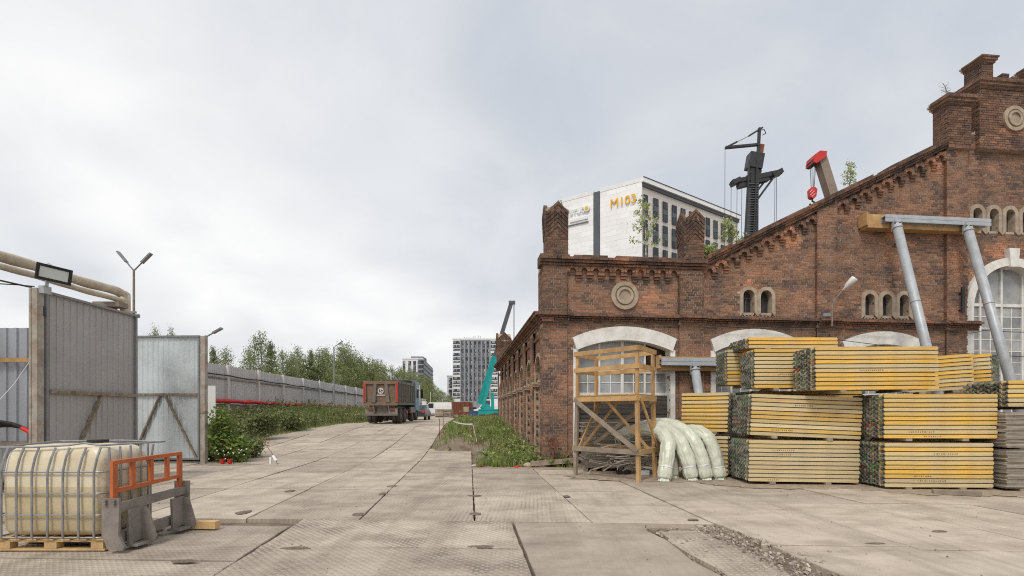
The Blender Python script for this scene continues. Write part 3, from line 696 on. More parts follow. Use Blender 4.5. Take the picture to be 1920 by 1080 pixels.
MB().box(1.0, 13.0, .46, .50, 0, 3.9, FW).build('dark_interior_sheet', M['soot'], bld)  # dark sheet behind the arched windows, standing in for the unlit interior
# big central window
win = link('window', None, bld)
ot = [(UC - 1.72, -.05)] + arc(UC, 1.72, 5.1, 1.72, 30) + [(UC + 1.72, -.05)]; it = [(UC - 1.45, -.05)] + arc(UC, 1.45, 5.1, 1.45, 30) + [(UC + 1.45, -.05)]
ot = [(a, min(b, 99)) for a, b in ot]
MB().ring(ot, it, lambda a, b, d: FW(a, d, b), .0, .45).build('arch_surround', M['white'], win)
MB().prism([(UC - .14, 6.5), (UC + .14, 6.5), (UC + .2, 7.12), (UC - .2, 7.12)], lambda a, b, d: FW(a, d, b), -.06, .3).build('keystone', M['white'], win)
fr = MB(); bars = MB(); zt = 5.28; cols = [UC - 1.43, UC - .86, UC - .05, UC + .76, UC + 1.43]
ctop = lambda u: 5.1 + math.sqrt(max(.01, 1.45 ** 2 - (u - UC) ** 2))
fr.box(cols[0], cols[-1], .30, .40, zt - .05, zt + .05, FW); fr.box(cols[0], cols[-1], .30, .40, 1.0, 1.1, FW)
for u_ in cols: fr.box(u_ - .035, u_ + .035, .302, .398, 1.101, zt - .051, FW); fr.box(u_ - .035, u_ + .035, .302, .398, zt + .051, ctop(u_), FW)
rows = [zt - .39 * i for i in range(11)]
for a, b in zip(cols, cols[1:]):
    m_ = (a + b) / 2; bars.box(m_ - .016, m_ + .016, .33, .37, 1.11, zt - .052, FW)
    for r_ in rows[1:]: bars.box(a + .036, b - .036, .332, .368, r_ - .014, r_ + .014, FW)
    for r_ in rows:
        if r_ - .39 < 1.0: continue
        for q in (0, 1): MB().box(lerp(a, b, q / 2) + .02, lerp(a, b, (q + 1) / 2) - .02, .345, .352, r_ - .375, r_ - .015, FW).build('pane', M['glass'], win)
    pts = [(a + .02, zt + .03), (b - .02, zt + .03)] + [(lerp(b - .02, a + .02, j / 7), ctop(lerp(b - .02, a + .02, j / 7)) + .01) for j in range(8)]
    MB().prism(pts, lambda p, q, d: FW(p, d, q), .345, .352).build('pane', M['glass'], win)
fr.build('window_frame', M['white'], win); bars.build('glazing_bar', M['white'], win)
MB().box(UC - 1.5, UC + 1.5, .53, .56, 0, 6.7, FW).build('dark_interior_sheet', M['soot'], bld)  # same dark stand-in for the unlit interior, behind the big window
# small round-headed windows with stucco surrounds
for i, (c, zb, hw, h) in enumerate(SMALL):
    win = link('window', None, bld); zs = zb + h - hw; wf = REC
    hf = .30
    ot = [(c - hf, zb - .12), (c - hf, zs - .02)] + arc(c, hf, zs, hf, 14) + [(c + hf, zs - .02), (c + hf, zb - .12)]
    it = [(c - hw, zb), (c - hw, zs - .01)] + arc(c, hw, zs, hw, 14) + [(c + hw, zs - .01), (c + hw, zb)]
    s_ = MB().ring(ot, it, lambda a, b, d: FW(a, d, b), wf - .035, wf + .25); s_.build('window_surround', M['stucco'], win)
    q = MB().box(c - hf - .012, c + hf + .012, wf - .06, wf + .0, zs - .05, zs - .0, FW) if False else MB().box(c - hw, c + hw, wf + .0, wf + .25, zb - .08, zb, FW)
    q.build('window_sill', M['stucco'], win)
    fb = MB().box(c - .012, c + .012, wf + .18, wf + .2, zb, zs + hw - .02, FW); fb.box(c - hw, c + hw, wf + .182, wf + .198, zs - .06, zs - .03, FW); fb.build('glazing_bar', M['oldboard'], win)
    pts = [(c - hw, zb), (c + hw, zb)] + arc(c, hw, zs, hw, 12)[::-1]; MB().prism(pts, lambda a, b, d: FW(a, d, b), wf + .205, wf + .215).build('pane', M['glass_dark'], win)
# medallions
def medallion(c, z, r, w):
    md = MB(); n = 40
    def circ(rr): return [(c + rr * math.cos(2 * math.pi * i / n), z + rr * math.sin(2 * math.pi * i / n)) for i in range(n)]
    fn = lambda a, b, d: FW(a, d, b)
    md.ring(circ(r), circ(r * .72), fn, w - .06, w + .05, closed=True); md.ring(circ(r * .72), circ(r * .62), fn, w - .015, w + .05, closed=True)
    md.ring(circ(r * .62), circ(r * .44), fn, w - .075, w + .05, closed=True); md.prism(circ(r * .44), fn, w - .03, w + .05)
    md.build('medallion', M['stucco'], bld)
medallion(2.57, 5.23, .43, REC); medallion(15.95, 11.45, .42, -.03)
# old blocked-up flue hole, iron bracket by the big window
q = MB(); 
for z in (5.0, 5.55): q.bar(FW(13.95, -.12, z), FW(13.95, .05, z), .05, .05)
q.bar(FW(13.95, -.12, 4.9), FW(13.95, -.12, 5.75), .09, .06); q.build('iron_bracket', M['dark_steel'], bld)

# ---------------------------------------------------------------- raking shores against the facade
def shore(u0, u1, z, w, lab, struts, drop, lead=.45):
    t = thing('raking_shore', lab, 'support', FW((u0 + u1) / 2, w, 0), 'steel shores propping the brick facade')
    MB().box(u0, u1 - .05, w + .06, REC - .03 if w > -.5 else 0, z - .27, z + .16, FW).build('timber_pad', M['wood'], t)
    MB().box(u0 - .06, u0, w + .04, REC - .03, z - .2, z + .2, FW).build('timber_batten', M['wood'], t)
    for dz_ in (-.075, .045):
        q = MB(); q.box(u0 + lead, u1 + .2, w - .10, w + .05, z + dz_ - .0, z + dz_ + .012, FW); q.box(u0 + lead, u1 + .2, w - .112, w - .10, z + dz_ - .05, z + dz_ + .062, FW); q.box(u0 + lead, u1 + .2, w + .04, w + .052, z + dz_ - .05, z + dz_ + .05, FW); q.build('channel_beam', M['steel'], t)
    for us, zt_ in struts:
        a = Vector(FW(us, w - .06, z - .06)); b = Vector(FW(us, w - .06 - drop, .0)); d = (b - a).normalized()
        s_ = MB().tube([a + d * .18, b], .13, 20).build('strut', M['steel'], t, True)
        for f_ in (.012, .34, .67):
            c_ = (a + d * .18).lerp(b, f_); MB().tube([c_ - d * .02, c_ + d * .02], .15 if f_ < .1 else .137, 20).build('collar', M['steel'], t, True)
        for sx in (-1, 1): MB().prism([(0, 0), (.22, 0), (0, -.3)], lambda p_, q_, e_: FW(us + sx * (.135 + .0 * p_) + e_, w - .06 - p_ * .5, z - .12 + q_), -.008, .008).build('gusset', M['steel'], t)
        k_ = MB().box(us - .1, us + .1, w - .16, w - .02, z - .14, z - .04, FW); k_.tube([a, a + d * .2], .07, 10); k_.build('strut_head', M['steel'], t)
        MB().box(us - .3, us + .3, w - drop - .4, w - drop + .3, -.02, .05, FW).build('base_plate', M['steel'], t)
shore(10.45, 14.45, 7.8, -.30, 'high grey steel shore with two pipe struts under a timber pad', ((11.3, 0), (13.8, 0)), 1.95)
shore(3.62, 5.6, 3.18, -.26, 'low grey steel shore with one pipe strut beside the first arched window', ((4.62, 0),), .95, -.06)

# wall lamp with bracket, cables
t = thing('wall_lamp', 'white street lamp head on a bent rusty bracket fixed to the brick wall', 'lamp', FW(9.4, -.02, 4.3))
p = [at(1560, 612, 15.72), at(1560, 574, 15.72), at(1564, 564, 15.68), at(1580, 544, 15.55)]
MB().tube(p, .03, 8).build('bracket', M['lamppole'], t)
a, b = Vector(p[-1]), at(1603, 521, 15.35); d = (b - a).normalized()
q = MB().tube([a - d * .05, a + d * .1, a + d * .2, b - d * .05, b], [.022, .035, .085, .105, .095], 14); q.build('lamp_head', M['lampwhite'], t, True)
q = MB().box(-.12, .12, 0, .06, -.05, .05, Matrix.Translation(at(1551, 590, 15.7))); q.build('junction_box', M['lampgrey'], t)
def sag(a, b, s_, n=10): return [Vector(a).lerp(Vector(b), i / n) - Vector((0, 0, s_ * 4 * (i / n) * (1 - i / n))) for i in range(n + 1)]
us = [5.2, 6.9, 8.6, 9.2, 10.4, 11.9, 13.3, 14.6, 17.2]; path = []
for a, b in zip(us, us[1:]): path += sag(FW(a, -.2, ZC - .02), FW(b, -.2, ZC - .02), random.choice((.03, .1, .05)), 6)[:-1]
o = MB().tube(path, .012, 5).build('wall_cable', M['black']); tag(o, 'thin black cable sagging along the brick cornice', 'cable')
o = MB().tube(sag(FW(8.9, -.4, 3.95), FW(17.2, -.6, 3.4), .12, 14), .010, 5).build('drop_cable', M['black']); tag(o, 'black cable hanging across the big arched window', 'cable')

# ---------------------------------------------------------------- wooden platform
t = thing('timber_platform', 'raw timber lookout platform on four legs with handrails before the arched window', 'platform', (2.6, 12.7, 0))
A_, B_, C_, D_ = Vector((1.64, 12.87, 0)), Vector((2.92, 11.48, 0)), Vector((3.57, 12.42, 0)), Vector((2.31, 13.83, 0))
Zv = Vector((0, 0, 1)); cen = (A_ + B_ + C_ + D_) / 4
tp = lambda P, z: P.lerp(cen, .055 * z / 2.05 if z < 2.1 else .055) + Zv * z
for P in (A_, B_, C_, D_):
    MB().bar(tp(P, 0), tp(P, 2.0), .085, .085, (1, 1, 0), ).build('leg', M['wood'] if P is not A_ else M['wood_grey'], t)
    MB().bar(tp(P, 1.95), tp(P, 3.12), .07, .07, (1, 1, 0)).build('post', M['wood'], t)
prs = [(A_, B_), (B_, C_), (C_, D_), (D_, A_)]
for P, Q in prs:
    n_ = (Q - P).cross(Zv).normalized() * .06
    MB().bar(tp(P, 3.12) + n_, tp(Q, 3.12) + n_, .035, .11, ext=.06).build('rail', M['wood'], t)
    MB().bar(tp(P, 2.70) + n_, tp(Q, 2.70) + n_, .035, .11, ext=.06).build('rail', M['wood'], t)
    MB().bar(tp(P, .70) + n_, tp(Q, .70) + n_, .045, .12, ext=.07).build('rail', M['wood_grey'] if P is A_ else M['wood'], t)
    MB().bar(tp(P, 1.96) + n_, tp(Q, 1.96) + n_, .045, .13, ext=.04).build('joist', M['wood'], t)
for i in range(8):
    a, b = (i + .05) / 8, (i + .95) / 8
    p1, p2, p3, p4 = [tp(X_, 2.03).lerp(tp(Y_, 2.03), v) for X_, Y_, v in ((A_, B_, a), (A_, B_, b), (D_, C_, b), (D_, C_, a))]
    e = (p1 - p4).normalized() * .1; q = MB(); ps = [p1 + e, p2 + e, p3 - e, p4 - e]; q.add([x for x in ps] + [x + Zv * .03 for x in ps], MB.BF); q.build('deck_board', M['wood'], t)
def brace(P, zp, Q, zq, m='wood', s_=1, w_=.11):
    n_ = (Q - P).cross(Zv).normalized() * .085 * s_
    MB().bar(tp(P, zp) + n_, tp(Q, zq) + n_, .03, w_, ext=.04).build('brace', M[m], t)
brace(A_, 1.93, B_, .75, 'wood_grey'); brace(C_, .78, B_, 1.95, 'wood', -1, .08); mid = (A_ + B_) / 2
brace(A_, .72, D_, 1.9, 'wood', 1, .08); brace(D_, .75, C_, 1.9, 'wood_grey', 1, .1)
m2_ = (D_ + C_) / 2; brace(m2_.lerp(mid, .2), 1.95, A_.lerp(D_, .3), .72, 'wood', 1, .07); brace(mid, 1.95, B_.lerp(C_, .7), .72, 'wood', -1, .07)

# ---------------------------------------------------------------- formwork beam bundles
def beam_mesh(Lb, fh=.073, name='formwork_beam', mats=None, mb=None, Mx=None, c1=None, c2=None, cap=0):
    """timber I-beam lying on its side: length along x, depth y 0..0.19, height z 0..fh"""
    own = mb is None; mb = mb or MB(); ft, D, wt = .04, .19, .026
    for y0 in (0, D - ft):
        ch = .022; tr = lambda pts: [(Mx @ Vector(v)) if Mx else v for v in pts]
        def flange(prof, fr_m, sides):
            n = len(prof); vs = tr([(x, y0, z) for x, z in prof] + [(x, y0 + ft, z) for x, z in prof])
            mb.add(vs, [tuple(range(n)), tuple(range(2 * n - 1, n - 1, -1))], fr_m, c2 if fr_m else c1)
            for i, m_ in sides: mb.add(vs, [(i, i + n, (i + 1) % n + n, (i + 1) % n)], m_, c2 if m_ else c1)
        if not cap:
            flange([(.018, 0.0), (Lb - .018, 0.0), (Lb, ch), (Lb, fh - ch), (Lb - .018, fh), (.018, fh), (0, fh - ch), (0, ch)], 0, [(0, 0), (4, 0)] + [(i, 1) for i in (1, 2, 3, 5, 6, 7)])
        else:
            flange([(.018, 0), (cap, 0), (cap, fh), (.018, fh), (0, fh - ch), (0, ch)], 1, [(i, 1) for i in (0, 2, 3, 4, 5)])
            flange([(cap, 0), (Lb - cap, 0), (Lb - cap, fh), (cap, fh)], 0, [(0, 0), (2, 0)])
            flange([(Lb - cap, 0), (Lb - .018, 0), (Lb, ch), (Lb, fh - ch), (Lb - .018, fh), (Lb - cap, fh)], 1, [(i, 1) for i in (0, 1, 2, 3, 4)])
    p = [(.03, ft, fh / 2 - wt / 2), (Lb - .03, ft, fh / 2 - wt / 2), (Lb - .03, D - ft, fh / 2 - wt / 2), (.03, D - ft, fh / 2 - wt / 2)]; p += [(x, y, z + wt) for x, y, z in p]
    p = [(Mx @ Vector(v)) if Mx else v for v in p]; mb.add(p, MB.BF, 0, c1)
    return mb.mesh(name, mats) if own else None
wk = dict(scale=2.2, detail=7, stretch=(1, 3, 9), rough=.6, bump=.2, bscale=9, stain_scale=1.6, stain_amt=.7, stain=(.55, .47, .34))
M['beam'] = mat('yellow_beam', (.8, .8, .8), (1.12, 1.12, 1.1), src='obj', **wk); M['beam_s'] = mat('yellow_beam_stack', (.8, .8, .8), (1.12, 1.12, 1.1), src='attr', **wk)
def end_mat(name, src):
    m = mat(name, (.75, .75, .75), (1.15, 1.15, 1.15), .75, 30, src='attr' if src == 'attr' else None)
    if src == 'obj':
        n = m.node_tree.nodes; oi = n.new("ShaderNodeObjectInfo"); cr = n.new("ShaderNodeValToRGB"); cr.color_ramp.interpolation = 'CONSTANT'
        for i, (p, c) in enumerate(ENDC):
            e = cr.color_ramp.elements[i] if i < 2 else cr.color_ramp.elements.new(p); e.position = p; e.color = (*c, 1)
        m.node_tree.links.new(oi.outputs["Random"], cr.inputs[0]); m.node_tree.links.new(cr.outputs[0], n["Principled BSDF"].inputs["Base Color"])
    return m
ENDC = [(0, (.19, .195, .165)), (.26, (.09, .093, .086)), (.46, (.30, .285, .23)), (.60, (.13, .18, .115)), (.74, (.13, .133, .125)), (.87, (.08, .22, .11)), (.91, (.28, .275, .245)), (.985, (.34, .07, .05))]
M['bend'] = end_mat('beam_end', 'obj'); M['bend_s'] = end_mat('beam_end_stack', 'attr')
beam_data = {}; stuffb = MB(); n_beam = [0]
def yel(wear):
    r = random.random(); y = Vector((.78, .47, .075)); pale = Vector((.67, .55, .32)); grey = Vector((.42, .36, .28))
    c = y.lerp(pale * random.uniform(.85, 1.05), min(1, max(0, (random.gauss(.88, .15) if random.random() < wear + .12 else random.gauss(.08, .15))))); c = c.lerp(grey, max(0, random.gauss(wear - .55, .15))); return tuple(c * random.uniform(.88, 1.1))
PITCH = .094
def bundle(x, y, z, ang, Lb, layers, pairs, label, wear=.4, indiv=2, tilt=0.0, group='yellow formwork beams stacked in bundles', skids=True, pitch=PITCH, twist=0.0):
    """nested rows: column 2p at depth p*.275, column 2p+1 half a layer up and .09 deeper"""
    key = round(Lb, 2)
    if key not in beam_data: beam_data[key] = (beam_mesh(Lb, mats=[M['beam'], M['bend']]), beam_mesh(Lb, mats=[M['beam'], M['bend']], cap=.09))
    base = Matrix.Translation((x, y, z)) @ Matrix.Rotation(R(ang), 4, 'Z') @ Matrix.Rotation(R(tilt), 4, 'Y')
    for p in range(pairs * 2):
        dpt = (p // 2) * .265 + (.085 if p % 2 else 0); up = pitch / 2 if p % 2 else 0
        for k in range(layers - (1 if p % 2 else 0)):
            Mx = base @ Matrix.Translation((random.uniform(-.007, .007), dpt + random.uniform(-.006, .006), k * pitch + up)) @ Matrix.Rotation(R(random.uniform(-.25, .25) + twist * (k / layers)), 4, 'Z')
            if p < indiv and n_beam[0] < 300:
                o = link('formwork_beam', beam_data[key][1 if p else 0]); o.matrix_world = Mx; o.color = (*yel(wear), 1); tag(o, label, 'beam', group); n_beam[0] += 1
                if p == 0 and random.random() < .22 and Lb > 2:
                    st = MB(); rs_ = random.Random(n_beam[0]); x0_ = rs_.uniform(.3, Lb - 1.1)
                    for q in range(rs_.randint(5, 14)): st.box(x0_ + q * .045, x0_ + q * .045 + rs_.uniform(.012, .032), -.0015, -.0008, .024, .024 + rs_.uniform(.018, .028))
                    s2 = link('stamp', st.mesh('stamp', M['stamp'])); s2.parent = o
            else:
                rr_ = random.random(); ec = [c for q, c in ENDC if q <= rr_][-1]
                beam_mesh(Lb, mb=stuffb, Mx=Mx, c1=yel(wear), c2=ec, cap=.09)
    if skids:
        for fx in (.22, .72):
            s_ = MB().box(Lb * fx - .06, Lb * fx + .06, -.02, pairs * .265 - .05, -.058, -.004, base); o = s_.build('timber_skid', M['wood_grey']); tag(o, 'short timber skid under ' + label.split(' in the ')[-1].split(' on the ')[-1], 'skid', 'skids between the beam bundles')
A1 = -3.0
bundle(5.28, 11.12, .085, A1, 2.4, 10, 4, 'yellow formwork beam in the bottom bundle next to the plastic-wrapped tubes', .66, 2, tilt=.5)
bundle(5.32, 11.12, 1.12, A1, 2.4, 10, 4, 'yellow formwork beam in the second bundle next to the plastic-wrapped tubes', .48, 2, tilt=2.3)
bundle(7.79, 10.40, .06, -2, 2.2, 10, 4, 'yellow formwork beam in the bottom bundle next to the grey plywood stack', .28, 2)
bundle(7.77, 10.40, 1.08, -2, 2.3, 10, 4, 'yellow formwork beam in the second bundle next to the grey plywood stack', .30, 2)
bundle(6.48, 10.62, 2.10, 2, 2.72, 10, 3, 'yellow formwork beam in the long bundle lying across two others', .2, 3, tilt=-.5)
bundle(5.72, 11.75, 2.20, -3, 2.3, 10, 3, 'weathered formwork beam in the raised bundle under the small top layer', .55, 3)
bundle(5.60, 12.95, 2.34, -2, 2.3, 10, 3, 'weathered formwork beam in the rear raised bundle by the steel strut', .5, 2)
bundle(5.75, 12.1, 3.19, 1, 2.2, 3, 4, 'formwork beam in the small loose top layer under the white arch', .35, 4, skids=True)
bundle(4.42, 12.98, .06, -38, 1.15, 10, 3, 'short formwork beam in the angled bundle behind the tubes at ground level', .6, 1, pitch=.1)
bundle(4.42, 12.98, 1.14, -38, 1.15, 10, 3, 'short formwork beam in the angled upper bundle behind the tubes', .25, 1, twist=4, pitch=.101)
bundle(9.55, 12.0, 2.10, -24, 1.25, 9, 2, 'formwork beam in the skewed bundle between long bundle and plywood', .3, 1, tilt=-3)
bundle(10.35, 12.1, 2.32, -52, .95, 7, 4, 'formwork beam in the bundle turned end-on above the plywood stack', .3, 2, tilt=-1)
bundle(10.25, 10.28, 1.74, -2, 2.45, 6, 4, 'formwork beam in the bundle lying on the grey plywood stack', .4, 3)
# hidden bundles that carry the rear ones
n_keep = n_beam[0]; n_beam[0] = 999
for (x, y, z) in ((6.05, 12.62, .06), (6.05, 12.62, 1.12)): bundle(x, y, z, 0, 2.9, 11, 4, 'x', .5, 0, skids=False, pitch=.097)
for (x, y, z) in ((9.0, 11.9, .06), (9.0, 11.9, 1.1)): bundle(x, y, z, -7, 2.4, 10, 3, 'x', .5, 0, skids=False)
o = stuffb.build('stacked_beams', [M['beam_s'], M['bend_s']]); tag(o, 'inner rows of yellow formwork beams filling the bundles', 'beams', kind='stuff')
# plywood stacks
def plystack(x, y, z0, n, w_, d_, lab):
    t = thing('plywood_stack', lab, 'plywood', (x, y, z0)); z = z0
    for i in range(n):
        h = random.uniform(.024, .034); jx, jy = random.uniform(-.03, .03), random.uniform(-.02, .02)
        Mx = Matrix.Translation((x + jx, y + jy, z)) @ Matrix.Rotation(R(random.uniform(-.8, .8)), 4, 'Z'); MB().box(0, w_, 0, d_, 0, h - .003, Mx).build('plywood_sheet', M['ply'], t); z += h
    return z
z1_ = plystack(10.12, 10.18, .06, 28, 2.4, 1.25, 'lower stack of weathered grey plywood sheets at the end of the yellow bundles')
for fx in (.3, 1.2, 2.1): o = MB().box(10.12 + fx, 10.22 + fx, 10.2, 11.4, -.0, .057).build('timber_skid', M['wood_grey']); tag(o, 'short timber skid under the lower grey plywood stack', 'skid', 'skids between the beam bundles')
for fx in (.3, 1.2, 2.1): o = MB().box(10.12 + fx, 10.22 + fx, 10.2, 11.4, z1_ + .002, z1_ + .04).build('timber_skid', M['wood_grey']); tag(o, 'thin timber skid between the two grey plywood stacks', 'skid', 'skids between the beam bundles')
z2_ = plystack(10.08, 10.16, z1_ + .042, 25, 2.4, 1.25, 'upper stack of weathered grey plywood sheets carrying a yellow bundle')
o = MB().box(0, .75, 0, .12, 0, .09, Matrix.Translation((8.35, 9.85, 0)) @ Matrix.Rotation(R(-22), 4, 'Z')).build('timber_offcut', M['wood_grey']); tag(o, 'grey timber offcut lying before the bottom yellow bundle', 'timber')

# ---------------------------------------------------------------- plastic-wrapped tubes, rods, pallet of boards
def smooth(pts, n=8):
    pts = [Vector(p) for p in pts]; o_ = []
    P = [pts[0] * 2 - pts[1]] + pts + [pts[-1] * 2 - pts[-2]]
    for i in range(1, len(P) - 2):
        for j in range(n):
            t = j / n; a, b, c, d = P[i - 1:i + 3]
            o_.append(.5 * ((2 * b) + (c - a) * t + (2 * a - 5 * b + 4 * c - d) * t * t + (3 * b - a - 3 * c + d) * t ** 3))
    return o_ + [pts[-1]]
def tube_bag(pts, r, lab):
    t = thing('wrapped_tube_bundle', lab, 'tubes', (pts[0][0], pts[0][1], 0), 'pale green plastic-wrapped tube bundles')
    pts = [(x_, y_, z_ if z_ < .7 else .7 + (z_ - .7) * .76) for x_, y_, z_ in pts]; path = smooth(pts, 14); n = len(path); seg = 60; mb = MB(); vs = []; sd_ = pts[0][0] * 9
    side = None
    for i, p in enumerate(path):
        d = (path[min(i + 1, n - 1)] - path[max(i - 1, 0)]).normalized()
        side = Vector((1, .2, 0)) if side is None else side
        side = (side - d * side.dot(d)).normalized(); up = side.cross(d)
        e = min(1, .86 + i * .05, .5 + (n - 1 - i) * .15); e *= 1 - .07 * math.exp(-((i - 7) / 2.0) ** 2)
        for k in range(seg):
            a = 2 * math.pi * k / seg; ca, sa_ = math.cos(a), math.sin(a)
            fold = .045 * noise.noise((ca * 3.2, sa_ * 3.2, i * .06 + sd_)) + .03 * abs(noise.noise((ca * 7, sa_ * 7, i * .12 + sd_))) + .05 * noise.noise((ca * 1.1, sa_ * 1.1, i * .22 + sd_)) + .02 * noise.noise((ca * 4, sa_ * 4, i * .9))
            vs.append(p + (side * ca * 1.06 + up * sa_) * r * e * (1 + fold * 2.3))
    fs = [(i * seg + k, i * seg + (k + 1) % seg, (i + 1) * seg + (k + 1) % seg, (i + 1) * seg + k) for i in range(n - 1) for k in range(seg)] + [tuple(range(seg - 1, -1, -1)), tuple(range((n - 1) * seg, n * seg))]
    mb.add(vs, fs).build('film_wrap', M['film'], t, True)
    MB().tube([path[7], path[7].lerp(path[8], .8)], r * 1.01, 28, caps=False).build('white_strap', M['white_plain'], t)
    ex = MB(); c = path[0]
    for k in range(12):
        a = k * .52 + random.uniform(-.2, .2); o1 = Vector((math.cos(a), math.sin(a), 0)); w_ = Vector((-o1.y, o1.x, 0)) * .07
        b0 = c + o1 * r * .55 + Vector((0, 0, .05)); b1 = c + o1 * r * random.uniform(.75, 1.0); b1.z = .012
        ex.add([b0 - w_, b0 + w_, b1 + w_ * random.uniform(.4, 1.4), b1 - w_], [(0, 1, 2, 3)])
    ex.build('torn_film_end', M['film'], t)
tube_bag([(3.58, 11.72, .05), (3.70, 11.88, .55), (3.78, 12.1, 1.0), (3.66, 12.5, 1.28), (3.40, 13.0, 1.33), (3.05, 13.5, 1.15), (2.9, 13.7, .95)], .16, 'plastic-wrapped tube bundle slumped furthest over towards the timber platform')
tube_bag([(3.98, 12.25, .05), (3.98, 12.4, .6), (3.94, 12.7, 1.05), (3.78, 13.05, 1.2), (3.6, 13.4, 1.12)], .13, 'thin plastic-wrapped tube bundle half hidden between two thicker ones')
tube_bag([(4.30, 11.9, .05), (4.20, 12.0, .55), (4.08, 12.22, 1.05), (3.88, 12.65, 1.36), (3.62, 13.1, 1.45), (3.4, 13.5, 1.36)], .16, 'plastic-wrapped tube bundle with its strap low, second of the row')
tube_bag([(4.67, 11.95, .05), (4.55, 12.05, .6), (4.40, 12.25, 1.12), (4.17, 12.6, 1.44), (3.92, 13.0, 1.52), (3.72, 13.4, 1.45)], .16, 'plastic-wrapped tube bundle arching highest in the middle of the row')
tube_bag([(5.02, 12.02, .05), (4.95, 12.1, .5), (4.83, 12.2, 1.0), (4.66, 12.42, 1.27), (4.45, 12.75, 1.30)], .16, 'plastic-wrapped tube bundle leaning against the yellow beam ends')
for i in range(70):
    x = random.uniform(2.75, 3.55); y = random.uniform(12.75, 13.6); z = random.uniform(.08, 1.0); a = random.uniform(-.6, .6) + (math.pi if random.random() < .5 else 0); ln = random.uniform(.5, 1.0)
    d = Vector((math.cos(a), -abs(math.sin(a)) * .6 - .25, random.uniform(-.35, .25))).normalized()
    p0 = Vector((x, y, z)); p1 = p0 + d * ln; p1.z = max(.03, p1.z); path = [p0, p0.lerp(p1, .6) + Vector((0, 0, random.uniform(-.04, .04))), p1]
    if i % 6 == 0: path += [p1 + Vector((random.uniform(-.1, .1), -.1, -.1))]
    o = MB().tube(path, random.choice((.012, .016, .02)), 6).build('scrap_rod', M['rod']); tag(o, 'rusty grey rod in the tangled scrap pile behind the timber platform', 'rod', 'rods in the scrap pile')
t = thing('board_pallet', 'tall pallet of thin weathered grey boards behind the timber platform', 'boards', (2.6, 14.0, 0))
for i in range(3): MB().box(2.0 + i * .5, 2.1 + i * .5, 13.75, 14.5, 0.0, .11).build('pallet_block', M['wood_grey'], t)
MB().box(1.98, 3.2, 13.72, 14.52, .112, .14).build('pallet_deck', M['wood_grey'], t); z = .142
while z < 1.32:
    h = random.uniform(.028, .045); j = random.uniform(-.05, .05); MB().box(1.98 + j, 3.15 + random.uniform(-.06, .06), 13.74 + random.uniform(-.03, .02), 14.5, z, z + h - .006).build('board', M['ply'], t); z += h
MB().box(2.95, 3.05, 13.66, 13.69, .05, 1.1).build('batten', M['wood_grey'], t)
o = MB().box(0, .24, 0, .16, 0, .13, Matrix.Translation((3.30, 12.75, .0)) @ Matrix.Rotation(.2, 4, 'Z')).build('carton', M['white_plain']); tag(o, 'small white carton on the ground under the rod pile', 'box')
o = MB().box(0, .35, 0, .25, 0, .1, Matrix.Translation((2.75, 12.95, .0))).build('dark_crate', M['black']); tag(o, 'low black crate under the rod pile', 'crate')
# ---------------------------------------------------------------- IBC tank on its pallet
def bottle_mat():
    m = mat('cream_plastic', (.76, .69, .54), (.70, .61, .44), .38, 2.5, stain=(.40, .30, .17), stain_scale=2.4, stain_amt=.5, spec=.5); n = m.node_tree.nodes; k = m.node_tree.links.new; b = n["Principled BSDF"]
    tcx = n.new("ShaderNodeTexCoord"); sp = n.new("ShaderNodeSeparateXYZ"); k(tcx.outputs["Object"], sp.inputs[0])
    r = n.new("ShaderNodeMapRange"); r.inputs[1].default_value = .745; r.inputs[2].default_value = .735; k(sp.outputs[2], r.inputs[0])
    mx = n.new("ShaderNodeMix"); mx.data_type = 'RGBA'; mx.blend_type = 'MULTIPLY'; mx.inputs[7].default_value = (.80, .76, .66, 1)
    k(r.outputs[0], mx.inputs[0]); k(b.inputs["Base Color"].links[0].from_socket, mx.inputs[6]); k(mx.outputs[2], b.inputs["Base Color"])
    b.inputs["Subsurface Weight"].default_value = .15; b.inputs["Subsurface Radius"].default_value = (.08, .06, .03); return m
M['bottle'] = bottle_mat()
TX0, TX1, TY0, TY1 = -6.02, -4.75, 5.78, 6.62
t = thing('liquid_tank', 'dirty cream plastic tank in a grey bar cage on a wooden pallet', 'tank', (-5.3, 6.2, 0))
mb = MB(); n = 36; prof = []
def squircle(x0, x1, y0, y1, r, z, k=9):
    pts = []
    for cx, cy, a0 in ((x1 - r, y0 + r, -90), (x1 - r, y1 - r, 0), (x0 + r, y1 - r, 90), (x0 + r, y0 + r, 180)):
        for i in range(k): a = R(a0 + 90 * i / (k - 1)); pts.append((cx + r * math.cos(a), cy + r * math.sin(a), z))
    return pts
lev = [(.165, .07), (.19, .03), (.24, .005), (.6, 0.0), (.9, .0), (1.06, .01), (1.14, .03), (1.19, .07), (1.215, .13), (1.225, .3)]; vs = []; kk = 36
for z, ins in lev:
    ring_ = squircle(TX0 + .03 + ins, TX1 - .03 - ins, TY0 + .03 + ins, TY1 - .03 - ins, .11, z)
    vs += [(x + .012 * noise.noise((x * 4, y * 4, z * 5)), y + .014 * noise.noise((x * 5, y * 3, z * 6 + 3)), zz_ + (.02 * noise.noise((x * 3, y * 3, 7)) if z > 1.1 else 0)) for x, y, zz_ in ring_]
mb.add(vs, [(i * kk + j, i * kk + (j + 1) % kk, (i + 1) * kk + (j + 1) % kk, (i + 1) * kk + j) for i in range(len(lev) - 1) for j in range(kk)] + [tuple(range(kk - 1, -1, -1)), tuple(range((len(lev) - 1) * kk, len(lev) * kk))]).build('bottle', M['bottle'], t, True)
MB().tube([(-5.2, 6.25, 1.2), (-5.2, 6.25, 1.27)], .11, 18).build('cap', M['black'], t)
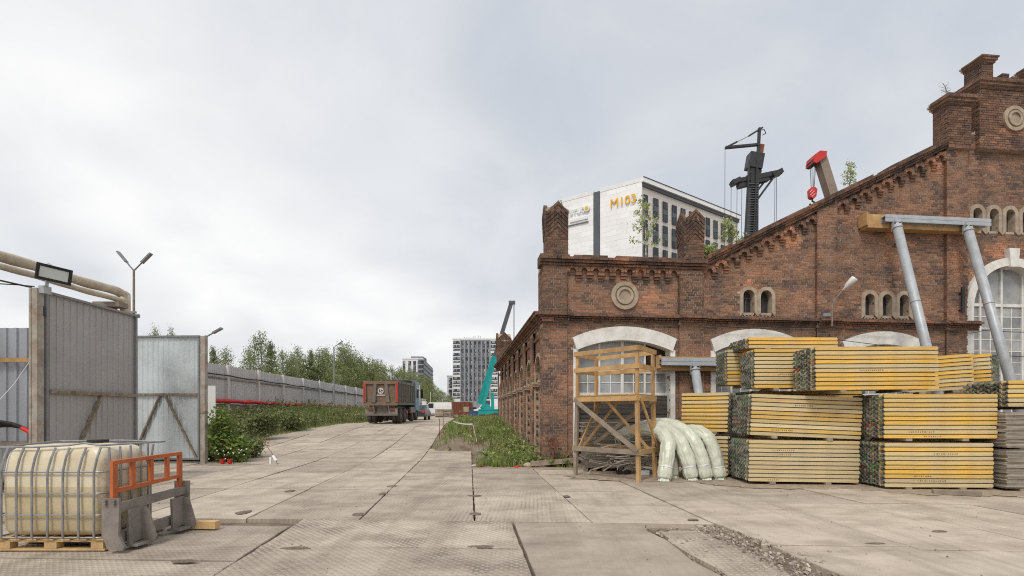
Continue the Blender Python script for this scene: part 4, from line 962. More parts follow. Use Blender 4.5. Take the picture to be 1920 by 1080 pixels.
for z in (.155, .415, .67, .917):
    MB().tube([p for p in squircle(TX0, TX1, TY0, TY1, .1, z)] + [squircle(TX0, TX1, TY0, TY1, .1, z)[0]], .0095, 6, caps=False).build('cage_hoop', M['cage'], t)
nb = 7
for i in range(nb):
    x = lerp(TX0 + .09, TX1 - .10, i / (nb - 1)); ln = random.uniform(.03, .055)
    MB().tube([(x, TY0 - .008, .15), (x, TY0 - .008, .92), (x + ln * .6, TY0 + .01, 1.08), (x + ln, TY0 + .045, 1.2)], .0125, 7).build('cage_bar', M['cage'], t)
    MB().tube([(x, TY1 + .008, .15), (x, TY1 + .008, 1.2)], .0125, 7).build('cage_bar', M['cage'], t)
for i in range(5):
    y = lerp(TY0 + .09, TY1 - .09, i / 4); MB().tube([(TX1 + .006, y, .15), (TX1 + .006, y, .95), (TX1 - .02 + .05 * (i == 4), y + .02, 1.2)], .0125, 7).build('cage_bar', M['cage'], t)
    MB().tube([(TX0 - .006, y, .15), (TX0 - .006, y, 1.2)], .0125, 7).build('cage_bar', M['cage'], t)
rim = [(TX0 + .02, TY0 + .05, 1.20), (-5.6, TY0 + .04, 1.205), (-5.2, TY0 + .05, 1.225), (-5.02, TY0 + .06, 1.25), (-4.88, TY0 + .12, 1.22), (TX1 + .02, TY0 + .4, 1.225), (TX1 + .13, TY1, 1.225), (-5.2, TY1, 1.24), (TX0, TY1, 1.23), (TX0 - .05, 6.2, 1.21), (TX0 + .02, TY0 + .05, 1.20)]
MB().tube(rim, .012, 7, caps=False).build('cage_rim', M['cage'], t)
pl = link('pallet', None, t)
for yy in (TY0 + .02, (TY0 + TY1) / 2 - .05, TY1 - .12):
    for xx in (TX0 + .02, (TX0 + TX1) / 2 - .07, TX1 - .16): MB().box(xx, xx + .145, yy, yy + .1, .022, .1).build('block', M['pallet'], pl)
    MB().box(TX0, TX1, yy, yy + .1, 0, .02).build('bottom_board', M['pallet'], pl); MB().box(TX0, TX1, yy, yy + .1, .102, .122).build('stringer', M['pallet'], pl)
for i in range(7):
    x = lerp(TX0, TX1 - .1, i / 6); MB().box(x, x + .1, TY0, TY1, .124, .143).build('deck_board', M['pallet'], pl)

# fork carriage leaning against the tank
FX = -4.61
t = thing('fork_carriage', 'orange and grey loader fork carriage standing beside the cream tank', 'attachment', (FX, 6.35, 0))
y0, y1 = 5.74, 6.92
q = MB()
def obar(a, b, w_=.05, h_=.04): MB().bar(a, b, w_, h_, (1, 0, 0)).build('guard_bar', M['orange'], t)
obar((FX, y0, 1.03), (FX, y1, 1.045), .045, .05); obar((FX, y0 + .02, .70), (FX, y1, .735), .045, .045)
for i, f_ in enumerate((.0, .25, .52, .78, 1.0)): obar((FX, lerp(y0 + .02, y1 - .02, f_), .70 if 0 < i < 4 else .52), (FX, lerp(y0 + .02, y1 - .02, f_), 1.04), .055 if 0 < i < 4 else .07, .035)
MB().bar((FX + .02, y0, .50), (FX + .02, y1 + .05, .53), .07, .10, (0, 0, 1)).build('top_beam', M['muddy'], t)
MB().bar((FX, y0, .14), (FX, y1, .16), .07, .12).build('cross_beam', M['muddy'], t)
for yy, zt in ((y0 - .03, .62), (y1 + .02, .66)):
    MB().prism([(FX - .02, .03), (FX + .14, .02), (FX + .16, .06), (FX + .09, .2), (FX + .10, zt - .12), (FX + .10, zt), (FX - .10, zt), (FX - .10, .2), (FX - .04, .05)], lambda a, b, d: (a, d, b), yy, yy + .035).build('side_plate', M['muddy'], t)
for ya, yb in ((y0 + .12, y0 + .36), (y1 - .3, y1 - .06)):
    p = MB(); p.prism([(ya, .46), (yb, .46), (yb + .03, .08), (ya + .02, .05)], lambda a, b, d: (d, a, b), FX + .06, FX + .09); p.box(FX + .02, FX + .2, ya, yb + .04, .03, .055); p.build('mounting_plate', M['muddy'], t)
    MB().prism([(FX + .09, .45), (FX + .16, .44), (FX + .26, .1), (FX + .24, .04), (FX + .09, .06)], lambda a, b, d: (a, d, b), yb - .02, yb + .005).build('gusset', M['muddy'], t)
for yy in (y0 - .045, y1 + .07):
    for z in (.57, .6):
        for xx in (-.05, .05): MB().disc((FX + xx, yy, z), (0, 1, 0), .018, .03, 8).build('bolt', M['muddy'], t)
for yy in (y0 + .28, y1 - .38): MB().box(FX - 1.0, FX - .04, yy, yy + .1, .028, .06).build('fork', M['muddy'], t)
o = MB().box(-.23, .23, -.05, .05, 0, .10, Matrix.Translation((-4.3, 6.9, .01)) @ Matrix.Rotation(R(-6), 4, 'Z')).build('timber_block', M['pallet']); tag(o, 'short squared timber block on the slabs beside the fork carriage', 'timber')

# ---------------------------------------------------------------- gate, posts, left fence
def rib_sheet(mb, a, b, z0, z1, pitch=.2, depth=.025, nrm=None, mi=0, za=None, zb=None):
    """trapezoid profiled sheet between plan points a and b"""
    a = Vector((*a, 0)); b = Vector((*b, 0)); d = (b - a); Ln = d.length; d.normalize(); n_ = nrm or Vector((d.y, -d.x, 0)); p = []; s_ = 0
    while s_ < Ln:
        for f_, e in ((0, 0), (.66, 0), (.70, 1), (.92, 1)):
            x = s_ + f_ * pitch
            if x <= Ln: p.append((x, e))
        s_ += pitch
    p.append((Ln, 0)); vs = []
    for x, e in p:
        q = a + d * x + n_ * (depth * e); t_ = x / Ln; vs += [(q.x, q.y, z0 if za is None else lerp(*za, t_)), (q.x, q.y, z1 if zb is None else lerp(*zb, t_))]
    mb.add(vs, [(2 * i, 2 * i + 2, 2 * i + 3, 2 * i + 1) for i in range(len(p) - 1)], mi); return mb
def gate_leaf(name, label, a, b, z0, z1, sheet, nrm, rail_z, br, hinge_first):
    A2, B2 = Vector((*a, 0)), Vector((*b, 0)); d = (B2 - A2).normalized(); t = thing(name, label, 'gate', (*a, 0), 'leaves of the sheet metal gate'); Zq = Vector((0, 0, 1))
    rib_sheet(MB(), (A2 + nrm * .0)[:2], (B2)[:2], z0 + .05, z1 - .03, .17, .016, nrm).build('sheet', M[sheet], t)
    off = -nrm * .02
    for P in (A2 + d * .03, B2 - d * .03): MB().bar(P + Zq * z0 + nrm * .03, P + Zq * z1 + nrm * .03, .06, .06, tuple(nrm)).build('frame_bar', M['gate_frame'], t)
    for z in (z0 + .03, z1 - .0): MB().bar(A2 + Zq * z + nrm * .035, B2 + Zq * z + nrm * .035, .10 if z > 2 else .06, .05).build('frame_bar', M['gate_frame'], t)
    MB().bar(A2 + d * .08 + Zq * rail_z + nrm * .06, B2 - d * .08 + Zq * rail_z + nrm * .06, .05, .075).build('rail', M['rustrail'], t)
    for s0, s1 in br:
        MB().bar(A2.lerp(B2, s0) + Zq * (rail_z - .03) + nrm * .06, A2.lerp(B2, s1) + Zq * (z0 + .1) + nrm * .06, .04, .085, tuple(nrm)).build('brace', M['rustrail'], t)
    for z in (z0 + .5, z1 - .5): MB().tube([A2 - d * .05 + Zq * z + nrm * .05 if hinge_first else B2 + d * .05 + Zq * z + nrm * .05, (A2 - d * .05 if hinge_first else B2 + d * .05) + Zq * (z + .2) + nrm * .05], .03, 8).build('hinge', M['dark_steel'], t)
    return t
gate_leaf('gate_leaf', 'dull grey ribbed gate leaf standing shut next to the floodlight post', (-9.58, 10.18), (-9.63, 12.72), .05, 4.08, 'grey_sheet', Vector((1, 0, 0)), 2.05, ((.55, .15),), True)
gate_leaf('gate_leaf', 'shiny zinc ribbed gate leaf swung open beside the shrubs', (-12.15, 15.95), (-9.92, 15.85), .12, 4.05, 'zinc', Vector((0, -1, 0)), 2.2, ((.42, .02), (.5, .95)), False)
t = thing('gate_post', 'thick weathered concrete gate post carrying the floodlight', 'post', (-9.6, 10.0, 0)); MB().box(-9.655, -9.52, 9.97, 10.12, -.05, 4.12).build('shaft', M['post'], t); MB().box(-9.668, -9.63, 9.955, 9.99, -.05, 4.1).build('corner_strip', M['post'], t); MB().box(-9.52, -9.4, 10.0, 10.16, 4.02, 4.17).build('top_bracket', M['steel'], t)
t = thing('gate_post', 'slim weathered gate post at the shrubs with paint marks', 'post', (-9.8, 15.8, 0)); MB().box(-9.86, -9.72, 15.74, 15.9, -.05, 4.05).build('shaft', M['post'], t); MB().box(-9.87, -9.71, 15.73, 15.91, 1.6, 1.66).build('band', M['rustrail'], t)
# floodlight
t = thing('floodlight', 'black framed floodlight on top of the thick gate post', 'lamp', (-9.45, 10.05, 4.18)); Mx = Matrix.Translation((-9.28, 10.08, 4.42)) @ Matrix.Rotation(R(58), 4, 'Z') @ Matrix.Rotation(R(8), 4, 'X') @ Matrix.Rotation(R(4), 4, 'Y')
q = MB(); q.box(-.27, .27, .0, .05, -.15, .15, Mx)
q.build('housing', M['black'], t)
q = MB()
for a in ((-.28, .28, -.03, 0, .11, .16), (-.28, .28, -.03, 0, -.16, -.11), (-.28, -.23, -.03, 0, -.109, .109), (.23, .28, -.03, 0, -.109, .109)): q.box(*a, Mx)
q.build('bezel', M['black'], t); M['lens'] = mat('floodlight_lens', (.62, .66, .62), (.55, .6, .56), .2, 3, spec=.6); MB().box(-.225, .225, -.014, -.002, -.105, .105, Mx).build('lens', M['lens'], t)
q = MB().tube([(-9.4, 10.05, 4.17), (-9.4, 10.07, 4.3)], .03, 8); q.tube([(-9.33, 10.15, 4.55), (-9.5, 10.2, 4.66)], .03, 8); q.build('bracket', M['steel'], t)
o = MB().tube([(-12, 8.6, 4.62), (-10.6, 9.5, 4.32), (-9.65, 10.0, 4.13)], .018, 6).build('overhead_cable', M['black']); tag(o, 'thick black cable reaching the floodlight post', 'cable')
o = MB().tube(sag((-12, 9.6, 3.9), (-9.6, 10.0, 4.15), -.12, 8), .012, 6).build('overhead_cable', M['black']); tag(o, 'thin grey cable looping to the floodlight post', 'cable')
# left fence
t = thing('sheet_fence', 'pale blue-grey ribbed metal fence with timber rails left of the gate', 'fence', (-11.5, 10.5, 0))
for i in range(4):
    x1_ = -9.75 - i * 1.1; rib_sheet(MB(), (x1_ - 1.1, 10.5), (x1_, 10.5), .3, 3.4, .22, .03, Vector((0, -1, 0))).build('panel', M['light_sheet'], t)
for z in (2.72, .98): MB().bar((-14, 10.43, z + .06), (-9.66, 10.36, z - .02), .05, .09).build('rail', M['wood'] if z > 2 else M['wood_grey'], t)
rng_ = random.Random(5)
for k in range(3):
    c = Vector((-10.35 - .06 * k, 10.2 - .05 * k, .75)); rad = .75 + .05 * k; pth = [c + Vector((math.cos(a) * rad * 1.0, .05 * math.sin(a * 2), math.sin(a) * rad * .8)) for a in [2 * math.pi * i / 30 for i in range(31)]]
    o = MB().tube(pth, .035, 8, caps=False).build('hose_coil', M['black']); tag(o, 'black hose coil leaning on the ribbed fence behind the tank', 'hose', 'coils of hose by the fence')
c = Vector((-10.4, 10.05, .7)); o = MB().tube([c + Vector((math.cos(a) * .92, .03 * math.sin(a * 3), math.sin(a) * .72)) for a in [lerp(-3.3, 1.0, i / 30) for i in range(31)]], .045, 8).build('hose_coil', M['red']); tag(o, 'red hose loop leaning on the ribbed fence behind the tank', 'hose', 'coils of hose by the fence')
o = MB().tube([(-10.75, 9.9, 1.25), (-10.1, 10.1, 2.2), (-9.72, 10.1, 2.75)], .008, 5).build('guy_rope', M['white_plain']); tag(o, 'thin pale rope tied to the thick gate post', 'rope')

# overhead insulated pipes
def pipe(lab, x, z, r, y0, y1, down):
    p = [(x, y0 + (y1 - y0) * i / 16, z + .03 * math.sin(i * 1.7) * r * 4) for i in range(17)] + [(x + .02, y1 + r * 1.6, z - r * .8), (x + .02, y1 + r * 2.2, z - r * 2.5), (x, y1 + r * 2.2, down)]
    p = smooth(p, 4); o = MB().tube(p, [r * (1 + .05 * math.sin(i * .9)) for i in range(len(p))], 14).build('insulated_pipe', M['insul'], smooth=True); tag(o, lab, 'pipe', 'overhead insulated pipes')
pipe('thick overhead pipe in ragged cream insulation passing behind the gate', -11.5, 5.14, .125, 5.0, 14.5, 1.0); pipe('thinner lagged pipe slung below the thick overhead pipe', -11.32, 4.86, .075, 5.0, 14.3, 1.0)
t = thing('pipe_support', 'rusty steel post with crosshead under the overhead pipes', 'support', (-11.45, 13.9, 0)); MB().box(-11.62, -11.38, 14.1, 14.35, -.05, 4.62).build('column', M['rust'], t); MB().box(-11.85, -11.1, 14.05, 14.4, 4.62, 4.76).build('crosshead', M['lamppole'], t)

# street lamps
def lamp(name, lab, base, h, arms, pole=.05, group='street lamps along the fence', mt='lamppole'):
    t = thing(name, lab, 'lamp', base, group); x, y, z = base; MB().tube([(x, y, z - .1), (x, y, z + h)], [pole, pole * .7], 9).build('pole', M[mt], t)
    for dx_, dy_, dz_ in arms:
        a = Vector((x, y, z + h - .05)); b = a + Vector((dx_, dy_, dz_)); MB().tube([a, a.lerp(b, .5)], .025, 7).build('arm', M['lampgrey'], t)
        d = (b - a).normalized(); q = MB().bar(a.lerp(b, .45), b, .14, .055); q.build('lamp_head', M['lampgrey'], t)
    return t
p = at(251, 505, 17.2); tl_ = lamp('street_lamp', 'tall rusty pole with two lamp heads spread in a V behind the gate', (p.x, p.y, 0), p.z, ((-.55, 0, .66), (.6, 0, .6)))
MB().box(p.x + .02, p.x + .2, p.y - .06, p.y + .02, 4.9, 5.02).build('camera_box', M['lampgrey'], tl_); MB().box(p.x - .06, p.x + .1, p.y - .06, p.y, 5.05, 5.12).build('camera_box', M['lampgrey'], tl_)
p = at(386, 629, 17.0); lamp('street_lamp', 'pole with one slanting lamp bar right behind the slim gate post', (p.x, p.y, 0), p.z, ((.55, 0, .3),), mt='lampgrey')
p = at(626, 650, 40); lamp('street_lamp', 'tall slim pole with a single lamp arm rising over the long fence', (p.x, p.y, 1.3), p.z - 1.3, ((.7, 0, .5),), .07, mt='lampgrey')
for px, py, Y in ((733, 699, 75), (787, 722, 90), (807, 735, 110), (838, 752, 140), (829, 748, 125)):
    p = at(px, py, Y); lamp('street_lamp', 'distant pale street lamp standing against the trees beyond the truck', (p.x, p.y, 1.25), p.z - 1.25, ((1.0, 0, .8),), .09, 'distant street lamps', mt='lampwhite')

# ---------------------------------------------------------------- long fence
t = thing('long_fence', 'long grey ribbed metal fence with pale posts above the weedy bank', 'fence', (fence_x(26), 26, 1)); FZ0 = 2.12
posts_y = [19.6 + 3.4 * i for i in range(24)]
for i, y in enumerate(posts_y):
    x = fence_x(y); zt = 4.13 + (y - 26) * .0035
    MB().box(x - .02, x + .12, y - .06, y + .06, .8, zt + .02).build('post', M['fence_post'], t)
    if i + 1 < len(posts_y):
        y2 = posts_y[i + 1]; rib_sheet(MB(), (fence_x(y) - .04, y), (fence_x(y2) - .04, y2), FZ0, zt, .2, .02, Vector((1, 0, 0))).build('panel', M['fence_sheet'], t)
        MB().bar((fence_x(y) + .02, y + .06, 3.42 + (y - 26) * .001), (fence_x(y2) + .02, y2 - .06, 3.42 + (y2 - 26) * .001), .05, .07).build('rail', M['wood_grey'], t)
        MB().bar((fence_x(y) - .02, y + .06, 1.6), (fence_x(y2) - .02, y2 - .06, 1.6), .06, 1.02).build('base_board', M['wood_grey'], t)
p = []
for y, y2 in zip(posts_y, posts_y[1:]): p += sag((fence_x(y) + .14, y, 3.6 - (y - 26) * .003), (fence_x(y2) + .14, y2, 3.6 - (y2 - 26) * .003), random.uniform(.02, .09), 5)[:-1]
o = MB().tube(p, .035, 6).build('fence_cable', M['black']); tag(o, 'thick black cable slung along the long fence', 'cable')
p = []; yy = 23.0
while yy < 56: p.append((fence_x(yy) + .2, yy, 2.24 + .04 * noise.noise((yy * 1.1, 0, 0)) - .03 * (yy > 30))); yy += .25
rs = [.085 + .04 * noise.noise((i * .35, 2, 0)) + (.015 if i < 60 else -.015) for i in range(len(p))]
o = MB().tube(p, rs, 8).build('red_netting', M['red'], smooth=True); tag(o, 'rolled red safety netting hung along the foot of the long fence', 'netting')
p = at(406, 720, 22.5); o = MB().box(p.x - .42, p.x - .06, 22.5, 22.56, .5, 2.85).build('notice_board', M['lampwhite']); tag(o, 'small white notice panel standing among the weeds behind the slim gate post', 'panel')
Zw = 80; p = at(795, 768, Zw); o = MB().box(p.x - .35, p.x + .35, Zw, Zw + .6, 1.1, at(0, 756, Zw).z + .3).build('white_cabinet', M['white_plain']); tag(o, 'white cabinet standing at the far end of the long fence', 'cabinet')

# ---------------------------------------------------------------- dump truck seen from behind
M['bed'] = mat('muddy_dump_body', (.235, .17, .12), (.15, .11, .08), .8, 3, bump=.25, stain=(.24, .12, .06), stain_scale=1.8, stain_amt=.6)
M['bed_grey'] = mat('dusty_dump_side', (.19, .17, .145), (.13, .115, .1), .8, 3, bump=.2, stain=(.27, .22, .17), stain_scale=1.5)
M['cab'] = mat('blue_cab_paint', (.05, .19, .27), (.04, .155, .22), .4, 2, stain=(.2, .18, .15), stain_amt=.35, spec=.5)
t = thing('dump_truck', 'muddy dump truck with blue cab driving away up the slab road', 'truck', (0, 0, 0))
tg = link('tailgate', None, t)
MB().prism([(-1.22, 1.32), (1.22, 1.32), (1.24, 2.95), (-1.24, 2.95)], lambda a, b, d: (a, d + (2.95 - b) * .05, b), -.02, .05).build('gate_sheet', M['bed'], tg)
q = MB(); q.box(-1.25, 1.25, -.12, -.02, 2.78, 3.0); q.box(-1.22, 1.22, -.06, .08, 1.28, 1.5); q.box(-1.25, -1.05, -.10, .02, 1.5, 2.78); q.box(1.05, 1.25, -.10, .02, 1.5, 2.78); q.build('gate_rim', M['bed'], tg)
for sg in (-1, 1): MB().prism([(sg * .28, 2.78), (sg * .50, 2.78), (sg * .66, 1.5), (sg * .38, 1.5)], lambda a, b, d: (a, d, b), -.11, .02).build('gate_rib', M['bed_grey'], tg)
for sg in (-1, 1): MB().box(sg * 1.19 - .05, sg * 1.19 + .05, -.125, -.101, 1.52, 2.93).build('red_stripe', M['red'], t)
lg = MB(); nn = 24; cz = 2.3
lg.ring([(.2 * math.cos(6.283 * i / nn), cz + .2 * math.sin(6.283 * i / nn)) for i in range(nn)], [(.155 * math.cos(6.283 * i / nn), cz + .155 * math.sin(6.283 * i / nn)) for i in range(nn)], lambda a, b, d: (a, d, b), -.045, -.03, closed=True)
lg.tube([(.07, -.04, cz + .09), (.02, -.04, cz + .12), (-.05, -.04, cz + .07), (.0, -.04, cz), (.05, -.04, cz - .07), (-.01, -.04, cz - .12), (-.07, -.04, cz - .09)], .025, 6); lg.box(-.3, .3, -.045, -.03, 1.98, 2.03); lg.build('logo', M['white_plain'], tg)
bd = link('dump_body', None, t)
for sg in (-1, 1):
    MB().box(sg * 1.2 - .03, sg * 1.2 + .03, .05, 5.9, 1.35, 2.9).build('side_sheet', M['bed_grey'], bd)
    MB().box(sg * 1.22 - .06, sg * 1.22 + .06, .05, 5.9, 2.85, 3.05).build('top_rail', M['bed_grey'], bd); MB().box(sg * 1.22 - .06, sg * 1.22 + .06, .05, 5.9, 1.32, 1.48).build('bottom_rail', M['bed_grey'], bd)
    for i in range(9): y = .25 + i * .68; MB().box(sg * 1.25 - .05, sg * 1.25 + .05, y, y + .14, 1.481, 2.849).build('side_rib', M['bed_grey'], bd)
MB().box(-1.2, 1.2, .06, 5.9, 1.3, 1.4).build('floor', M['bed'], bd); MB().box(-1.22, 1.22, 5.9, 6.0, 1.3, 3.4).build('headboard', M['bed_grey'], bd); MB().box(-.9, 1.0, 5.0, 5.9, 2.6, 3.3).build('tarp_roll', M['black'], bd)
q = MB()
for sg in (-1, 1): q.box(sg * .42 - .06, sg * .42 + .06, .3, 8.2, .85, 1.2)
q.box(-.5, .5, .3, .5, .6, 1.2); q.box(-.9, .9, .25, .35, 1.15, 1.28); q.build('chassis', M['muddy'], t)
for sg in (-1, 1): MB().bar((sg * .55, -.05, 1.35), (sg * .50, .2, .75), .09, .09).build('hinge_arm', M['muddy'], t)
MB().box(-1.2, 1.2, -.02, .1, .56, .68).build('bumper_bar', M['bed_grey'], t)
for sg in (-1, 1): MB().box(sg * .85 - .33, sg * .85 + .33, .11, .16, .62, 1.1).build('mudflap', M['muddy'], t); MB().box(sg * .78 - .18, sg * .78 + .18, .02, .1, .93, 1.06).build('tail_light', M['rust'], t)
def wheel(x, y, w_=.3, r=.53):
    wh = link('wheel', None, t); mbw = MB(); prof = [(-w_ / 2, r * .6), (-w_ / 2, r * .93), (-w_ / 2 + .04, r), (w_ / 2 - .04, r), (w_ / 2, r * .93), (w_ / 2, r * .6)]; n_ = 26
    vs = [(x + dx_, y + rr_ * math.cos(6.2832 * k / n_), r + rr_ * math.sin(6.2832 * k / n_)) for dx_, rr_ in prof for k in range(n_)]
    mbw.add(vs, [(i * n_ + k, i * n_ + (k + 1) % n_, (i + 1) * n_ + (k + 1) % n_, (i + 1) * n_ + k) for i in range(5) for k in range(n_)]); mbw.build('tyre', M['tyre'], wh, True)
    q = MB(); q.disc((x, y, r), (1, 0, 0), r * .61, w_ * .6, 20); q.disc((x, y, r), (1, 0, 0), r * .2, w_ * .9, 12); q.build('rim', M['muddy'], wh)
M['tyre'] = mat('dusty_tyre', (.055, .05, .045), (.12, .105, .09), .9, 5, bump=.3)
for y in (1.2, 2.6):
    for sg in (-1, 1): wheel(sg * 1.07, y); wheel(sg * .74, y)
for y in (5.5, 7.2):
    for sg in (-1, 1): wheel(sg * 1.05, y, .32)
MB().prism([(6.2, .95), (8.35, .75), (8.4, 1.5), (8.25, 3.0), (7.9, 3.3), (6.25, 3.3)], lambda a, b, d: (d, a, b), -1.24, 1.24).build('cab_shell', M['cab'], t)
for sg in (-1, 1):
    MB().prism([(6.9, 1.95), (8.1, 1.9), (8.05, 2.75), (7.0, 2.8)], lambda a, b, d: (sg * d, a, b), 1.235, 1.255).build('side_window', M['glass_dark'], t)
    m_ = link('mirror', None, t); MB().box(sg * 1.45 - .1, sg * 1.45 + .1, 8.3, 8.38, 1.9, 2.7).build('mirror_glass', M['black'], m_); MB().bar((sg * 1.2, 8.2, 2.6), (sg * 1.42, 8.32, 2.6), .03, .03).build('mirror_arm', M['black'], m_)
    MB().box(sg * 1.2 - .06, sg * 1.2 + .06, 4.4, 6.15, .7, 1.15).build('side_guard', M['muddy'], t); MB().box(sg * 1.24 - .05, sg * 1.24 + .05, 6.15, 6.3, .7, 3.1).build('exhaust_post', M['cab'], t)
MB().box(-1.1, 1.1, 6.05, 6.2, 1.4, 3.2).build('cab_back', M['cab'], t); MB().box(-1.0, 1.0, 6.6, 7.9, 3.28, 3.45).build('roof_deflector', M['cab'], t)
t.location = (-8.95, 34.0, g0(37)); t.scale = (.94, 1, .97); t.rotation_euler = (R(.9), 0, R(.5))

# ---------------------------------------------------------------- cars
def car(name, lab, cat, loc, rz, paint, L_=4.3, W_=1.75, Hh=1.45, van=False, group='cars parked at the far end of the yard'):
    t = thing(name, lab, cat, (0, 0, 0), group); h = W_ / 2
    if van: prof = [(0, .35), (0, 1.5), (.1, Hh), (L_ - 1.5, Hh), (L_ - .7, 1.15), (L_ - .05, .95), (L_, .4)]
    else: prof = [(0, .35), (0, .85), (.15, .95), (.9, 1.0), (1.4, Hh), (2.6, Hh), (3.3, .98), (L_ - .1, .8), (L_, .4)]
    MB().prism(prof, lambda a, b, d: (d * (1 - .12 * max(0, (b - .9))), a, b), -h, h).build('body', paint, t)
    wp = [(.95, 1.02), (1.42, Hh - .08), (2.55, Hh - .08), (3.2, 1.02)] if not van else [(L_ - 2.2, 1.15), (L_ - 2.2, Hh - .15), (L_ - 1.5, Hh - .15), (L_ - .85, 1.18)]
    for sg in (-1, 1): MB().prism(wp, lambda a, b, d: (sg * d * (1 - .12 * max(0, (b - .9))), a, b), h - .01, h + .008).build('side_window', M['glass_dark'], t)
    MB().prism([(-h * .8, 1.0), (h * .8, 1.0), (h * .7, Hh - .1), (-h * .7, Hh - .1)], lambda a, b, d: (a, d + (.9 + (b - 1.0) * 1.1 if not van else 0), b), -.02, .0).build('rear_window', M['glass_dark'], t)
    for sg in (-1, 1):
        MB().box(sg * h * .8 - .14, sg * h * .8 + .14, -.02, .05, .7, .9).build('tail_light', M['red'], t)
        for y in (.8, L_ - .85): q = MB(); q.disc((sg * (h - .1), y, .31), (1, 0, 0), .31, .2, 18); q.build('wheel', M['black'], t)
    t.location = loc; t.rotation_euler = (0, 0, R(rz)); return t
M['dark_paint'] = mat('dark_car_paint', (.05, .06, .07), (.04, .045, .055), .25, 2, spec=.6, stain=(.2, .18, .15), stain_amt=.3)
car('parked_car', 'dark grey car half hidden beyond the dump truck cab', 'car', (-9.0, 46.5, g0(46.5)), 2, M['dark_paint'])
car('parked_van', 'white van parked beyond the stacked slabs', 'van', (-8.7, 74, g0(74)), 80, M['white_plain'], 5.0, 1.9, 2.0, True)
car('parked_car', 'light car parked behind the rusty container', 'car', (-4.4, 82, g0(82)), 75, M['lampgrey'])
car('parked_van', 'white van parked behind the teal crane', 'van', (.2, 66, g0(66)), 80, M['white_plain'], 5.2, 1.95, 2.3, True)
# ---------------------------------------------------------------- far yard clutter
t = thing('rusty_container', 'rusty red-brown shipping container at the end of the road', 'container', (-7, 72, g0(72))); zb = g0(72); q = MB()
cx0, cx1 = at(848, 0, 72).x, at(880, 0, 72).x
rib_sheet(MB(), (cx0, 72), (cx1, 72), zb, zb + 2.0, .3, .06, Vector((0, -1, 0))).build('wall', M['rust'], t); rib_sheet(MB(), (cx0, 78), (cx0, 72), zb, zb + 2.0, .3, .06, Vector((-1, 0, 0))).build('wall', M['rust'], t)
MB().box(cx0 + .02, cx1 - .02, 72.03, 78, zb + 2.0, zb + 2.06).build('roof', M['rust'], t); MB().box(cx1 - .02, cx1 + .02, 72, 78, zb, zb + 2.0).build('wall', M['rust'], t)
for i in range(6):
    for k in range(2):
        x = at(816, 0, 62).x + k * 1.0; z = g0(62) + i * .17; o = MB().box(x, x + .96, 62 + random.uniform(-.1, .1), 64.5, z, z + .15).build('concrete_slab_stack', M['wood_grey']); tag(o, 'grey slab in the low stack closing the road', 'slab', 'slabs stacked across the road')
for i in range(46):
    x = at(random.uniform(845, 885), 0, 58).x; z = g0(58) + abs(random.gauss(0, .35)); y = 58 + random.uniform(-1, 1); a = random.uniform(0, 3.14); e = Vector((math.cos(a) * .6, math.sin(a) * .3, random.uniform(-.3, .3)))
    p0 = Vector((x, y, z)); p1 = p0 + e; p1.z = max(p1.z, g0(58)); o = MB().bar(p0, p1, .09, .05).build('scrap_plank', random.choice((M['rust'], M['wood_grey'], M['wood_grey']))); tag(o, 'broken plank in the scrap heap before the rusty container', 'plank', 'scrap heap planks')
p = at(874, 752, 57); o = MB().box(p.x - .3, p.x + .3, 57, 57.05, g0(57) + .7, g0(57) + 1.3).build('sign_board', M['stucco']); tag(o, 'small blank beige board over the scrap heap', 'board')
t = thing('blue_skip', 'blue metal skip beside the teal crane', 'skip', (-3.2, 50, g0(50))); zb = g0(50); x0_, x1_ = at(879, 0, 50).x, at(906, 0, 50).x
MB().prism([(x0_ + .15, zb), (x1_ - .15, zb), (x1_, zb + .85), (x0_, zb + .85)], lambda a, b, d: (a, d, b), 50, 52.2).build('tub', M['blue'], t); MB().box(x0_ - .04, x1_ + .04, 49.95, 50.05, zb + .78, zb + .88).build('rim', M['blue'], t)
for f_ in (.2, .5, .8): xx = lerp(x0_, x1_, f_); MB().box(xx - .03, xx + .03, 49.94, 50.0, zb + .05, zb + .77).build('rib', M['blue'], t)
# ---------------------------------------------------------------- teal crane
Yc = 46.0; zc = g0(Yc)
t = thing('mobile_crane', 'teal mobile crane with raised two-tone telescopic boom by the brick wall', 'crane', (-2.2, Yc, zc))
x0_, x1_ = at(896, 0, Yc).x, at(934, 0, Yc).x
MB().box(x0_, x1_ + .6, Yc, Yc + 5, zc + .55, zc + .95).build('carrier_deck', M['teal'], t); MB().box(x0_ + .1, x1_ + .5, Yc - .03, Yc + 4.8, zc + .952, zc + 1.05).build('deck_edge', M['teal'], t)
for xx in (x0_ + .3, x0_ + 1.4): 
    for yy in (Yc + .8, Yc + 2.4, Yc + 4): q = MB(); q.disc((xx, yy, zc + .45), (1, 0, 0), .45, .3, 18); q.build('wheel', M['black'], t)
MB().prism([(x0_ + .2, zc + 1.05), (x0_ + 1.3, zc + 1.05), (x0_ + 1.0, zc + 1.45), (x0_ + .7, zc + 1.6), (x0_ + .3, zc + 1.4)], lambda a, b, d: (a, d, b), Yc + .6, Yc + 2.2).build('slewing_base', M['teal'], t)
b0_ = at(900, 757, Yc + 1.2); b1_ = at(928, 668, Yc + .6); b2_ = at(959, 567, Yc + .0)
MB().bar(b0_, b1_, .55, .5, (0, 1, 0)).build('boom_base', M['teal'], t); MB().bar(b1_.lerp(b0_, .25), b2_, .36, .34, (0, 1, 0)).build('boom_extension', M['boom_grey'], t)
